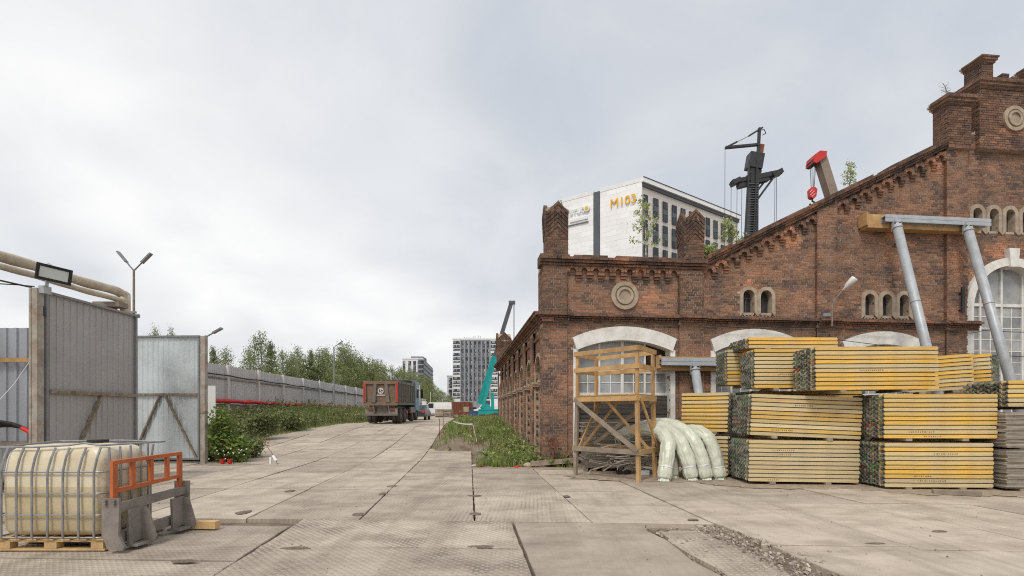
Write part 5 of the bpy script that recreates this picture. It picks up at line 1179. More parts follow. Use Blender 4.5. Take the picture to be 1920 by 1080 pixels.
MB().bar(at(905, 765, Yc + .7), at(921, 706, Yc + .7), .28, .28, (0, 1, 0)).build('lift_ram', M['teal'], t); MB().bar(at(924, 768, Yc + .9), at(923, 736, Yc + .9), .3, .3, (0, 1, 0)).build('rear_frame', M['teal'], t)
MB().box(b2_.x - .25, b2_.x + .35, b2_.y - .2, b2_.y + .2, b2_.z - .15, b2_.z + .12).build('boom_head', M['boom_grey'], t)
hk = at(963.5, 648, Yc); MB().tube([(b2_.x + .18, b2_.y, b2_.z), (hk.x - .03, hk.y, hk.z + .3)], .02, 5).build('hoist_rope', M['lampgrey'], t); MB().tube([(b2_.x + .28, b2_.y, b2_.z), (hk.x + .05, hk.y, hk.z + .3)], .02, 5).build('hoist_rope', M['lampgrey'], t)
q = MB().tube([hk + Vector((0, 0, .4)), hk + Vector((0, 0, .3)), hk, hk - Vector((0, 0, .1))], [.1, .17, .15, .06], 10); q.tube([hk + Vector(v) for v in ((0, 0, -.1), (.02, 0, -.25), (-.08, 0, -.34), (-.15, 0, -.25))], .04, 7); q.build('hook_block', M['rust'], t)
for i in range(9):
    a = at(925 + random.uniform(-15, 12), 788, 38); o = MB().bar((a.x - .6, 38 + i * .15, g0(38) + .35 + i * .04), (a.x + random.uniform(.3, .8), 38.4 + i * .1, g0(38) + .55 + random.uniform(-.3, .1)), .12, .08).build('scrap_plank', M['rust'] if i % 2 else M['black']); tag(o, 'dark scrap timber in the heap under the teal crane', 'plank', 'scrap heap under the crane')
# ---------------------------------------------------------------- drilling rig and second crane behind the gable
Yr = 34.0
def px(x, y, Y=Yr): return at(x, y, Y)
t = thing('drilling_rig', 'tall black drilling rig mast with sheave arms rising behind the gable', 'rig', (px(1408, 700).x, Yr, 0))
def rb(nm, a, b, w_, h_, m='dark_steel'): return MB().bar(a, b, w_, h_, (0, 1, 0)).build(nm, M[m], t)
ms = rb('mast', px(1403, 800), px(1413, 288), .54, .55)
for i in range(46):
    yy = lerp(450, 345, i / 46); a = px(lerp(1395, 1401, i / 46), yy); q = MB().box(a.x - .05, a.x + .62, Yr - .36, Yr - .30, a.z, a.z + .045); 
    if i % 2 == 0: q.build('ladder_rung', M['boom_grey'], t)
for dx_ in (-9, 9): rb('mast_rail', px(1403 + dx_ * .9, 480, Yr - .32), px(1412 + dx_ * .8, 300, Yr - .32), .09, .12)
rb('mast_head', px(1412, 318), px(1417, 290), .95, .7); rb('crosshead', px(1372, 343), px(1463, 324), .3, .48); rb('crosshead', px(1383, 350), px(1440, 336), .26, .4)
for a, b in (((1372, 345), (1386, 338)), ((1446, 331), (1464, 322))): rb('sheave_housing', px(*a), px(*b), .3, .62)
for a, b in (((1412, 385), (1448, 336)), ((1412, 368), (1436, 337)), ((1413, 355), (1428, 340))): rb('knee_brace', px(*a), px(*b), .12, .14)
rb('jib_post', px(1421, 295), px(1424, 240), .16, .18); rb('jib_arm', px(1360, 277), px(1424, 271), .14, .22); rb('jib_arm', px(1360, 277), px(1382, 266), .09, .13); rb('jib_arm', px(1404, 255), px(1430, 239), .09, .12)
MB().tube([px(1380, 267), px(1406, 254)], .025, 6).build('jib_stay', M['lampgrey'], t); rb('service_plate', px(1425, 288), px(1428, 270), .4, .05, 'rust')
MB().tube([px(*p_) for p_ in ((1424, 244), (1433, 243), (1436, 250), (1430, 253))], .03, 6).build('hose', M['black'], t); MB().tube([px(*p_) for p_ in ((1430, 290), (1431, 300), (1424, 312))], .04, 6).build('hose', M['black'], t)
q = MB().disc(px(1418, 323), (0, 1, 0), .28, .4, 16); q.disc(px(1405, 332), (0, 1, 0), .22, .4, 16); q.build('sheave', M['dark_steel'], t)
for x, y0_, y1_ in ((1359.5, 278, 480), (1371, 347, 420), (1382, 352, 430), (1391, 352, 430), (1453, 332, 450), (1456, 332, 450), (1422, 385, 470)): MB().tube([px(x, y0_), px(x - 1, y1_ + 60)], .016, 5).build('rope', M['dark_steel'], t)
bx = px(1403, 800).x
for dy_ in (-1.4, 1.4): MB().box(bx - 1, bx + 4, Yr + dy_ - .35, Yr + dy_ + .35, 0.0, .9).build('track', M['black'], t)
MB().box(bx + .5, bx + 4.2, Yr - 1.3, Yr + 1.3, .95, 2.6).build('upper_body', M['lampgrey'], t)
Yr2 = 30.0
t = thing('mobile_crane', 'dusty telescopic crane boom with red head and hook block above the gable', 'crane', (at(1590, 700, Yr2).x, Yr2, 0)); P2 = lambda x, y: at(x, y, Yr2)
MB().bar(P2(1660, 690), P2(1537, 296), .5, .55, (0, 1, 0)).build('boom', M['boom'], t)
MB().prism([(1520, 296), (1530, 289), (1543, 290), (1541, 300), (1524, 312), (1518, 310)], lambda a, b, d: tuple(at(a, b, Yr2) + Vector((0, d, 0))), -.42, .42).build('boom_head', M['red_crane'], t)
q = MB().disc(P2(1524, 306), (0, 1, 0), .2, .7, 14); q.build('sheave', M['dark_steel'], t)
for x in (1519, 1522.5, 1527, 1529.5): MB().tube([P2(x, 308), P2(x * .5 + 1523 * .5, 356)], .016, 5).build('rope', M['dark_steel'], t)
q = MB().prism([(1516, 357), (1519, 353), (1527, 353), (1530, 357), (1528, 370), (1525, 373), (1520, 373), (1517, 370)], lambda a, b, d: tuple(at(a, b, Yr2) + Vector((0, d, 0))), -.15, .15); q.build('hook_block', M['red_crane'], t)
q = MB()
for a, b in (((1518, 361), (1523, 356)), ((1519, 366), (1527, 358)), ((1522, 369), (1528, 363))): q.bar(at(*a, Yr2 - .16), at(*b, Yr2 - .16), .02, .05, (0, 1, 0))
q.build('warning_stripe', M['white_plain'], t)
MB().tube([P2(*p_) for p_ in ((1523, 373), (1523, 377), (1528, 380), (1527, 385), (1521, 386), (1518, 382))], .05, 8).build('hook', M['dark_steel'], t); MB().tube([P2(1522, 386), P2(1522, 480)], .06, 6).build('sling', M['red_crane'], t)
bx = P2(1640, 0).x; MB().box(bx - .5, bx + 7, Yr2 - 1.25, Yr2 + 1.25, .6, 1.5).build('carrier', M['boom'], t); MB().box(bx + .5, bx + 3, Yr2 - 1.1, Yr2 + 1.1, 1.5, 3.2).build('turntable_cab', M['boom'], t)
for i in range(4):
    for sg in (-1, 1): q = MB(); q.disc((bx + .3 + i * 1.9, Yr2 + sg * 1.1, .55), (0, 1, 0), .55, .35, 18); q.build('wheel', M['black'], t)
# ---------------------------------------------------------------- white office block with sign
def text_mesh(body, size, ext, name, m):
    cu = bpy.data.curves.new(name, 'FONT'); cu.body = body; cu.size = size; cu.extrude = ext; cu.resolution_u = 3; cu.offset = 0
    ob = bpy.data.objects.new(name, cu); COL.objects.link(ob); dg = bpy.context.evaluated_depsgraph_get(); me = bpy.data.meshes.new_from_object(ob.evaluated_get(dg)); bpy.data.objects.remove(ob)
    me.materials.clear(); me.materials.append(m); return me
N_ = Vector((16.93, 65.0, 0)); Lf = Vector((6.62, 71.8, 0)); Rt = Vector((35.4, 77.7, 0)); HT = 32.4
t = thing('office_block', 'white panelled office block with yellow M103 sign behind the brick gable', 'building', (18, 72, 0))
dl = (Lf - N_).normalized(); nl = Vector((dl.y, -dl.x, 0)); nl = nl if nl.dot(N_) < 0 else -nl; LL = (Lf - N_).length
dr = (Rt - N_).normalized(); nr = Vector((dr.y, -dr.x, 0)); nr = nr if nr.dot(N_) < 0 else -nr; LR = (Rt - N_).length
def FL(s, w, z): p = N_ + dl * s - nl * w; return (p.x, p.y, z)
def FRr(s, w, z): p = N_ + dr * s - nr * w; return (p.x, p.y, z)
def s_at(px_, A, d):
    k = (px_ - 960) / F_PX; return (k * A.y - A.x) / (d.x - k * d.y)
back_ = [N_, Rt, Rt + Vector((-9, 18, 0)), Lf + Vector((2, 20, 0)), Lf]
MB().prism([(p.x, p.y) for p in [N_ + (-nl - nr) * .12, Rt - nr * .12, back_[2], back_[3], Lf - nl * .12]], lambda a, b, d: (a, b, d), 0, HT - .35).build('wall', M['plaster_cream'], t)
sa, sb = s_at(1125, N_, dl), s_at(1113, N_, dl)
MB().box(sa + .02, sb - .02, -.02, .1, 0, HT - .3, FL).build('dark_strip', M['clad_grey'], t)
ph = .70; z = HT - .55; row = 0
while z > 15:
    for (p0, p1, n_) in ((.12, sa - .03, 4), (sb + .03, LL - .1, 3)):
        cuts = [p0] + [lerp(p0, p1, (i + (.0 if row % 2 else .35)) / n_) for i in range(1 if row % 2 else 0, n_)] + [p1]
        cuts = sorted(set(cuts))
        for a, b in zip(cuts, cuts[1:]):
            if b - a < .15: continue
            j = random.uniform(-.006, .006)
            o = MB().box(a + .004, b - .004, -.03 + j, .1, z - ph + .005, z - .005, FL); o.build('cladding_panel', M['plaster_white'], t)
    z -= ph; row += 1
MB().box(.12, LL - .1, .0, .1, 0, z, FL).build('lower_cladding', M['plaster_white'], t)
n_ = 12; cap = [(LL + .05, HT - 1.0), (LL + .05, HT - .9)] + [(LL + .05 - .7 * (1 - math.cos(R(90 * i / 8))), HT - .7 + .7 * math.sin(R(90 * i / 8))) for i in range(9)] + [(sb + .02, HT), (sb + .02, HT - .54), (LL - .2, HT - .54)]
MB().prism(cap, lambda a, b, d: FL(a, d, b), -.06, .5).build('roof_edge', M['white_plain'], t)
MB().box(.0, sa - .02, -.06, .5, HT - .54, HT, FL).build('roof_edge', M['white_plain'], t); MB().box(-.05, .14, -.04, .14, 0, HT - .55, FL).build('corner_trim', M['plaster_white'], t)
MB().box(-.08, LR, -.35, .6, HT - .62, HT - .02, FRr).build('roof_edge', M['plaster_white'], t); MB().box(.1, LR, -.1, .1, HT - 1.05, HT - .63, FRr).build('soffit_shadow_band', M['clad_grey'], t); MB().box(-.08, LR, -.4, -.36, HT - .06, HT + .04, FRr).build('roof_flashing', M['frame_dark'], t)  # dark strip under the roof edge paints its shadow line
for c in range(12):
    s = .42 + c * 1.93; wd = 1.0 if c else .8
    if s + wd > LR: continue
    for r_ in range(6):
        zt = HT - 2.05 - r_ * 3.28; w_ = link('window', None, t); MB().box(s, s + wd, -.03, .05, zt - 2.7, zt, FRr).build('window_frame', M['frame_dark'], w_)
        MB().box(s + .08, s + wd * .52, -.05, -.035, zt - 1.0, zt - .1, FRr).build('pane', M['pane'], w_); MB().box(s + wd * .56, s + wd - .08, -.05, -.035, zt - 1.0, zt - .1, FRr).build('pane', M['pane'], w_)
        MB().box(s + .02, s + wd - .02, -.055, -.036, zt - 1.75, zt - 1.08, FRr).build('spandrel', M['clad_grey'], w_); MB().box(s + .08, s + wd * .52, -.05, -.035, zt - 2.6, zt - 1.83, FRr).build('pane', M['pane'], w_); MB().box(s + wd * .56, s + wd - .08, -.05, -.035, zt - 2.6, zt - 1.83, FRr).build('pane', M['pane'], w_)
zrow = HT - .6
for i in range(int((HT - 16) / .62)):
    z = HT - 1.2 - i * .62; MB().box(.15, LR, -.012, -.004, z - .02, z, FRr).build('cladding_joint', M['stucco'], t)
def sign(txt, px_, py_, size, m, ext=.08):
    s = s_at(px_, N_, dl); Y = (N_ + dl * s).y; z = EYE + (HY - py_) * Y / F_PX; me = text_mesh(txt, size, ext, 'sign_letters', m); o = link('sign_letters', me)
    X_ = -dl; Z_ = Vector((0, 0, 1)); Y_ = Z_.cross(X_); Mx = Matrix((( X_.x, 0, nl.x, 0), (X_.y, 0, nl.y, 0), (0, 1, 0, 0), (0, 0, 0, 1))); q = N_ + dl * s + nl * .2; Mx.translation = (q.x, q.y, z)
    o.matrix_world = Mx; o.parent = t; o.matrix_parent_inverse = Matrix.Translation(-Vector(t.location)); return o
sign('M103', 1144.5, 391, 1.62, M['gold'], .05); sign('ARTSTUDI', 1047, 410.5, 1.02, M['white_plain'], .06)
s = s_at(1101.5, N_, dl); zc_ = EYE + (HY - 392) * (N_ + dl * s).y / F_PX
MB().disc(FL(s, -.2, zc_), tuple(nl), .42, .25, 24).build('sign_letters', M['white_plain'], t); MB().disc(FL(s, -.34, zc_), tuple(nl), .25, .06, 24).build('sign_dot', M['gold'], t)
s0_, s1_ = s_at(1069, N_, dl), s_at(1103, N_, dl); zz0_ = EYE + (HY - 406) * 69.5 / F_PX
MB().box(s1_, s0_, -.18, -.03, zz0_ - .45, zz0_ - .05, FL).build('sign_plate', M['white_plain'], t)
for (a, b, c_) in ((1144, 1186, 391.5), (1066, 1104, 404)): MB().box(s_at(b, N_, dl), s_at(a, N_, dl), -.24, -.04, EYE + (HY - c_) * 68 / F_PX - .1 - (.0 if a > 1100 else .35), EYE + (HY - c_) * 68 / F_PX - .0 - (.0 if a > 1100 else .35), FL).build('sign_rail', M['lampgrey'], t) if a < 1100 else None

# ---------------------------------------------------------------- far residential buildings
def tower(name, lab, Y, x0, x1, ytop, floors, m_body, cols, depth, side=None):
    X0, X1 = at(x0, 0, Y).x, at(x1, 0, Y).x; Z1 = at(0, ytop, Y).z; fh = (Z1 - 3) / floors; t = thing(name, lab, 'building', ((X0 + X1) / 2, Y, 0), 'far apartment blocks')
    MB().box(X0, X1, Y, Y + depth, 0, Z1).build('wall', m_body, t); MB().box(X0 - .2, X1 + .2, Y - .3, Y + depth, Z1 - .02, Z1 + 1.0).build('parapet', M['white_plain'], t)
    Wd = X1 - X0
    for kind, a, b in cols:
        xa, xb = X0 + Wd * a, X0 + Wd * b
        if kind == 'p': MB().box(xa, xb, Y - .35, Y - .01, 0, Z1 - .5).build('pilaster', M['tower_light'], t); continue
        if kind == 'w': MB().box(xa, xb, Y - .2, Y - .01, 0, Z1 - .5).build('white_bay', M['white_plain'], t)
        for f_ in range(floors):
            z = Z1 - 1.0 - f_ * fh
            if z < 12: break
            if kind == 'w':
                if f_ % 3 == 2 and True: h1 = .42
                else: h1 = .8
                o = link('window', None, t); MB().box(xa + .15, xb - .15, Y - .3, Y - .21, z - fh * h1, z, ).build('window_frame', M['tower_dark'], o); n_ = 5
                for q in range(n_): MB().box(lerp(xa + .2, xb - .2, q / n_) + .1, lerp(xa + .2, xb - .2, (q + 1) / n_) - .1, Y - .36, Y - .31, z - fh * h1 * .62, z - .12).build('pane', random.choice((M['pane_light'], M['pane_light'], M['pane'])), o)
            elif kind == 'g':
                o = link('window', None, t); MB().box(xa, xb, Y - .2, Y - .02, z - fh * .95, z).build('window_frame', M['tower_mid'] if f_ % 2 else M['tower_dark'], o)
                curtain = random.random(); xm = lerp(xa, xb, .55)  # decides which panes are pale with a curtain
                MB().box(xa + .2, xm - .08, Y - .26, Y - .21, z - fh * .62, z - fh * .12).build('pane', M['pane'], o); MB().box(xm + .08, xb - .2, Y - .26, Y - .21, z - fh * .62, z - fh * .12).build('pane', M['pane_light'] if curtain > .35 else M['pane'], o)
            else:
                o = link('window', None, t); MB().box(xa, xb, Y - .15, Y - .02, z - fh * (.92 if f_ % 3 != 2 else .6), z).build('window_frame', M['tower_dark'], o)
                for q in range(2): MB().box(lerp(xa, xb, q / 2) + .15, lerp(xa, xb, (q + 1) / 2) - .15, Y - .2, Y - .16, z - fh * .6, z - .25).build('pane', random.choice((M['pane'], M['pane_light'])), o)
    return t, X0, X1, Z1, fh
M['tower_light'] = mat('tower_grey_light', (.34, .35, .37), (.30, .31, .33), .8, .2); M['tower_mid'] = mat('tower_grey', (.22, .225, .24), (.19, .2, .21), .8, .2); M['tower_dark'] = mat('tower_dark_glazing', (.10, .11, .125), (.075, .082, .095), .4, .2)
cols = [('w', .0, .165)]
for i in range(7):
    a = .175 + i * .0945; cols += [('g', a + .012, a + .07), ('p', a + .072, a + .094)]
cols += [('w', .845, 1.0)]
t, X0, X1, Z1, fh = tower('apartment_tower', 'tall grey apartment tower with white corner balconies far down the road', 370, 849, 933, 637, 18, M['tower_light'], cols, 22)
for i in range(14): x = lerp(X0 + 8, X1 - 8, i / 13); h = random.uniform(1, 3.2); MB().box(x, x + .3, 376, 376.3, Z1 + .9, Z1 + 1 + h).build('roof_mast', M['tower_mid'], t)
cols2 = [('s', .0, .13), ('s', .27, .42), ('s', .52, .66), ('s', .74, .86)]
t, X0, X1, Z1, fh = tower('apartment_block', 'white apartment block with dark side balconies rising over the trees', 330, 755, 793, 674, 11, M['white_plain'], cols2, 4)
MB().box(X0, X1, 329.7, 329.98, Z1 - fh * 3.2, Z1 - fh * 2.7).build('grey_band', M['tower_mid'], t)
MB().prism([(X1 - 3.2, 329.6), (X1 + .3, 329.6), (X1 - 4.6, 400), (X1 - 14, 400)], lambda a, b, d: (a, b, d), 0, Z1 + .5).build('side_wing', M['tower_light'], t)
wa, wb = Vector((X1 + .3, 329.6, 0)), Vector((X1 - 4.6, 400, 0))
for f_ in range(9):
    z = Z1 - .6 - f_ * fh; MB().bar(wa + Vector((.25, 0, z - fh * .35)), wb + Vector((.25, 0, z - fh * .35)), .3, fh * .58).build('balcony_band', M['tower_dark'], t)
for f_ in range(9):
    for q in range(4): xa = X1 - 3.0 + q * .85; z = Z1 - .6 - f_ * fh; MB().box(xa, xa + .7, 329.4, 329.58, z - fh * .7, z).build('pane', random.choice((M['pane'], M['tower_dark'])), t)
MB().box(X1 - 9, X1 - 1, 335, 350, Z1 + .4, Z1 + 2.6).build('roof_plant', M['tower_mid'], t)
t, X0, X1, Z1, fh = tower('apartment_block', 'narrow white apartment block beside the grey tower', 410, 838, 851, 706, 9, M['white_plain'], [('s', .25, .75)], 12)

# ---------------------------------------------------------------- trees
GREEN = ((.26, .315, .125), (.32, .37, .16), (.185, .24, .10), (.38, .40, .19))
def leafcol(f=1.0, pal=GREEN):
    c = Vector(random.choice(pal)) * random.uniform(.75, 1.25) * f; return tuple(c)
def leaf_quad(mb, p, s, col, up=.3):
    n = Vector((random.gauss(0, 1), random.gauss(0, 1), random.gauss(up, 1))).normalized(); a = n.orthogonal().normalized(); a.rotate(Matrix.Rotation(random.uniform(0, 6.28), 3, n)); b = n.cross(a)
    mb.add([p - a * s, p + b * s * .55, p + a * s, p - b * s * .55], [(0, 1, 2, 3)], 0, col)
def make_tree(seed, kind):
    """unit tree 1 m tall; returns trunk mesh, crown mesh"""
    random.seed(seed); tr = MB(); cr = MB(); lean = Vector((random.uniform(-.04, .04), random.uniform(-.04, .04), 1))
    tp_ = lambda z: lean * z + Vector((.012 * math.sin(z * 9 + seed), .012 * math.cos(z * 8), 0))
    tr.tube([tp_(i / 8) for i in range(9)], [.016 * (1 - i / 9) + .002 for i in range(9)], 7)
    nl = 46 if kind != 'spruce' else 60
    for i in range(nl):
        h = .16 + .82 * ((i + random.random()) / nl); a = i * 2.4 + random.uniform(-.5, .5)
        if kind == 'birch': rad = .20 * math.sin(math.pi * min(1, (1.05 - h) / .95)) ** .8 * random.uniform(.55, 1.2); rise = .10
        elif kind == 'spruce': rad = .21 * (1.04 - h) * random.uniform(.8, 1.15) + .012; rise = -.02
        else: rad = .27 * math.sin(math.pi * min(1, max(.08, (1.04 - h)))) ** .6 * random.uniform(.6, 1.15); rise = .07
        b0 = tp_(h - rise * .5); b1 = b0 + Vector((math.cos(a) * rad, math.sin(a) * rad, rise + random.uniform(-.02, .03))); tr.tube([b0, b0.lerp(b1, .6) + Vector((0, 0, .006)), b1], [.004, .0025, .001], 4)
        nleaf = int(95 * (rad / .2 + .35)); cl = random.uniform(.7, 1.25)
        for j in range(nleaf):
            tt = random.random() ** .6; p = b0.lerp(b1, .25 + .8 * tt); sp_ = .035 if kind != 'spruce' else .02
            p = p + Vector((random.gauss(0, sp_), random.gauss(0, sp_), random.gauss(-.008 if kind == 'birch' else 0, sp_ * .9))); leaf_quad(cr, p, random.uniform(.008, .0145), leafcol(cl))
    return tr.mesh('trunk', M['birch'] if kind == 'birch' else M['bark']), cr.mesh('crown', M['leaf'])
TV = [make_tree(11, 'birch'), make_tree(12, 'birch'), make_tree(13, 'broad'), make_tree(14, 'broad'), make_tree(15, 'spruce'), make_tree(16, 'birch')]
LAB = {0: 'slender pale-barked birch', 1: 'airy birch with drooping twigs', 2: 'bushy round-crowned tree', 3: 'dense broad-crowned tree', 4: 'dark pointed conifer', 5: 'narrow upright birch'}
random.seed(21)
def plant_tree(px_, ytop, Y, v, wide=1.0, z0=None, where='beyond the long fence', grp='trees beyond the long fence'):
    Y = max(Y, 17.6 / ((960 - px_) / F_PX - .0279) + random.uniform(0, 5)); zt = at(0, ytop, Y).z; X_ = (px_ - 960) * Y / F_PX; z0 = 1.1 if z0 is None else z0; h = zt - z0
    t = thing('tree', LAB[v] + ' ' + where, 'tree', (X_, Y, z0), grp); t.rotation_euler = (0, 0, random.uniform(0, 6.28)); t.scale = (h * wide, h * wide, h)
    for nm, me in zip(('trunk', 'crown'), TV[v]):
        o = link(nm, me); o.parent = t
    return t
TREES = [(291, 618, 40, 1), (322, 623, 42, 5), (404, 651, 33, 4), (425, 660, 34, 5), (489, 628, 34, 0), (470, 655, 36, 5), (507, 640, 37, 4), (530, 660, 36, 1), (548, 672, 38, 0), (559, 655, 38, 0), (580, 656, 40, 4), (594, 662, 40, 3), (611, 655, 42, 1), (570, 680, 37, 2), (600, 682, 40, 2),
         (640, 650, 42, 5), (652, 652, 44, 5), (630, 672, 43, 2), (667, 664, 47, 1), (676, 674, 48, 0), (690, 676, 52, 5), (655, 680, 46, 3), (700, 680, 56, 5), (709, 678, 56, 0), (720, 686, 60, 1), (690, 690, 54, 3), (735, 690, 66, 5), (745, 696, 70, 2), (752, 690, 72, 0), (765, 700, 80, 3), (772, 696, 82, 5), (780, 706, 88, 2), (790, 703, 92, 5), (800, 706, 98, 0), (797, 715, 95, 3), (808, 712, 105, 1), (812, 722, 110, 2), (822, 730, 124, 3), (832, 735, 136, 2), (840, 742, 150, 3), (846, 746, 165, 2), (727, 708, 62, 3), (775, 722, 84, 3), (540, 690, 35, 3)]
for i, (a, b, c, v) in enumerate(TREES): plant_tree(a, b, c, v, (random.uniform(.75, 1.05) if a > 330 else .42) * (1.1 if v in (2, 3) else .9), where=('behind the swung gate leaf' if a < 330 else 'beyond the long fence' if a < 700 else 'beyond the truck'), grp='trees beyond the long fence')
# saplings rooted in the parapet
def sapling(lab, base, top, spread, nleaf, leaf=.05, white=False):
    random.seed(int(base[0] * 100)); t = thing('sapling', lab, 'sapling', base, 'saplings growing on the brickwork'); b = Vector(base); e = Vector(top); tr = MB(); cr = MB(); h = (e - b).length
    tr.tube([b, b.lerp(e, .5) + Vector((.03, 0, 0)), e], [.022, .014, .004], 7); nb_ = 13
    for i in range(nb_):
        f_ = .22 + .75 * i / nb_; p = b.lerp(e, f_); a = i * 2.4; r_ = spread * (1.1 - f_ * .75) * random.uniform(.6, 1.1); q = p + Vector((math.cos(a) * r_, math.sin(a) * r_ * .7, r_ * .55)); tr.tube([p, p.lerp(q, .5) + Vector((0, 0, -.01)), q], [.008, .005, .002], 4)
        for j in range(nleaf): w_ = p.lerp(q, random.uniform(.35, 1.08)); leaf_quad(cr, w_ + Vector((random.gauss(0, .05), random.gauss(0, .05), random.gauss(-.02, .06))), random.uniform(.5, 1.1) * leaf, leafcol(1.35))
    tr.build('stem', M['birch'] if white else M['bark'], t); cr.build('foliage', M['leaf'], t)
sapling('white-stemmed birch sapling growing on the level parapet', FW(3.3, .2, 6.3), FW(3.2, .2, 8.35), .62, 42, .05, True)
sapling('leafy sapling on the gable slope before the drilling rig', FW(6.15, .2, 6.8), FW(6.0, .2, 7.75), .42, 40)
sapling('low green bush sprouting where gable meets pier', FW(5.35, .2, 6.4), FW(5.4, .25, 6.85), .45, 46)
sapling('thin-stemmed sapling alone high on the gable slope', FW(10.15, .2, 8.8), FW(10.25, .2, 9.85), .26, 26, .045)
sapling('tiny dry twig on top of the corner pier', FW(.6, .3, 7.8), FW(.62, .3, 8.2), .1, 3, .03)
sapling('wispy dry grass tuft beside the tower turret', FW(13.9, .3, 12.1), FW(13.7, .3, 12.7), .3, 3, .03)

# ---------------------------------------------------------------- weeds and grass
random.seed(5)
GR = ((.18, .255, .065), (.23, .30, .08), (.28, .325, .12), (.14, .205, .055), (.42, .37, .2))
def blade(mb, x, y, z, h, w_, col):
    a = random.uniform(0, 6.28); d = Vector((math.cos(a), math.sin(a), 0)); n = Vector((-d.y, d.x, 0)); p = Vector((x, y, z)); lean = random.uniform(.1, .6) * h
    mb.add([p - n * w_, p + n * w_, p + d * lean * .4 + Vector((0, 0, h * .6)) + n * w_ * .7, p + d * lean * .4 + Vector((0, 0, h * .6)) - n * w_ * .7, p + d * lean + Vector((0, 0, h))], [(0, 1, 2, 3), (3, 2, 4)], 0, col)
def weed(mb, x, y, z, h, nleaf, ls, col=1.0, pal=GR):
    top = Vector((x + random.gauss(0, .12) * h, y + random.gauss(0, .12) * h, z + h)); b = Vector((x, y, z)); f0 = random.uniform(.8, 1.2) * col
    mb.tube([b, b.lerp(top, .5), top], [.007, .005, .002], 3, 0, leafcol(.8, pal), caps=False)
    for i in range(nleaf):
        t_ = random.random() ** .8; p = b.lerp(top, t_) + Vector((random.gauss(0, .07), random.gauss(0, .07), random.gauss(0, .03))) * (1.25 - t_ * .6); leaf_quad(mb, p, ls * random.uniform(.5, 1.2), leafcol(f0, pal), .8)
mb = MB()
for i in range(26000):                                   # verge by the brick wall
    y = 14.7 + 24 * random.random() ** 1.5; xr = wall_x(y) if y > 15 else 1.95; a_e = -.42 if ab_of(0, y)[1] < 12.3 else -2.2
    xl = a_e - (y - 7.39) * .085; x = random.uniform(xl, xr)
    if noise.noise((x * 1.6, y * 1.1, 9)) < -.16: continue
    d = noise.noise((x * .8, y * .6, 2)); near = sst(xl, xl + .8, x)
    if y > 19.0 and y < 25 and x < xl + 1.2 and random.random() < .8: continue
    if d < -.12 + .25 * (1 - near) and random.random() < .75: continue
    h = random.uniform(.06, .24) * (1 + max(0, d)) * (.5 + .7 * near) * (1.25 if y > 19 else .85); blade(mb, x, y, ground_z(x, y) - .02, h, random.uniform(.006, .014) * (1.4 if y > 22 else 1), leafcol(1.1, GR))
for i in range(420):
    y = 14.9 + 20 * random.random() ** 1.6; xr = wall_x(y) if y > 15 else 1.9; a_e = -.42 if ab_of(0, y)[1] < 12.3 else -2.2; xl = a_e - (y - 7.39) * .085; x = lerp(xl + .25, xr, random.random() ** .55)
    weed(mb, x, y, ground_z(x, y) - .02, random.uniform(.15, .5) * (1.2 if x > xr - .7 else .75), random.randint(8, 18), random.uniform(.04, .075), 1.15)
o = mb.build('verge_grass', M['leaf']); tag(o, 'rough grass and low weeds on the verge along the brick wall', 'grass', kind='stuff')
mb = MB()
for i in range(30000):                                   # bank under the long fence
    y = 16.6 + 40 * random.random() ** 1.8; fx = fence_x(y); rl = road_left(y); x = random.uniform(max(fx + .1, -15.5), rl + .15); e = sst(rl + .2, rl - 1.2, x)
    h = random.uniform(.15, .55) * (.25 + e); blade(mb, x, y, ground_z(x, y) - .03, h, random.uniform(.008, .018), leafcol(.95, GR))
WP = ((.17, .235, .085), (.22, .28, .10), (.28, .31, .14), (.16, .215, .11), (.42, .38, .22), (.36, .30, .17))
for i in range(1150):
    y = 16.6 + 42 * random.random() ** 1.7; fx = fence_x(y); rl = road_left(y); e = random.random() ** .8; x = lerp(rl - .25, max(fx + .2, -16), e)
    tall = random.uniform(.35, 1.15) * (.6 + .5 * noise.noise((x * .5, y * .35, 4)) + .3) * (.75 + .2 * e); weed(mb, x, y, ground_z(x, y) - .03, tall, random.randint(14, 26), random.uniform(.05, .10), .95, WP)
o = mb.build('bank_weeds', M['leaf']); tag(o, 'tall tangled weeds covering the bank below the long fence', 'weeds', kind='stuff')
# shrubs by the slim gate post
def shrub(lab, c, rx, ry, h, n, ls, f=1.0, pal=GREEN):
    t = thing('shrub', lab, 'shrub', c, 'shrubs beside the gate'); st = MB(); lf = MB()
    for i in range(22):
        a = random.uniform(0, 6.28); r_ = random.uniform(.2, 1) ; tip = Vector(c) + Vector((math.cos(a) * rx * r_, math.sin(a) * ry * r_, h * (1.05 - .55 * r_ ** 1.5) * random.uniform(.75, 1.05))); b = Vector(c) + Vector((math.cos(a) * rx * .25, math.sin(a) * ry * .25, -.05)); m_ = b.lerp(tip, .55) + Vector((0, 0, .12)); st.tube([b, m_, tip], [.014, .009, .003], 5); cf = random.uniform(.75, 1.25) * f
        for j in range(n // 22):
            u_ = random.uniform(.12, 1.02); p = b.lerp(m_, u_ / .55) if u_ < .55 else m_.lerp(tip, (u_ - .55) / .45); leaf_quad(lf, p + Vector((random.gauss(0, .11), random.gauss(0, .11), random.gauss(0, .08))), ls * random.uniform(.5, 1.15), leafcol(cf, pal), .9)
    st.build('stems', M['bark'], t); lf.build('foliage', M['leaf'], t)
random.seed(9)
YG = ((.17, .26, .055), (.22, .30, .07), (.13, .20, .05), (.27, .32, .10))
shrub('tall bright green shrub against the slim gate post', (-9.42, 16.3, 0), .36, .5, 1.9, 1500, .085, 1.0, YG)
shrub('round leafy shrub spilling onto the slabs beside the gate', (-9.05, 16.35, 0), .5, .5, .95, 1300, .085, 1.05, YG)
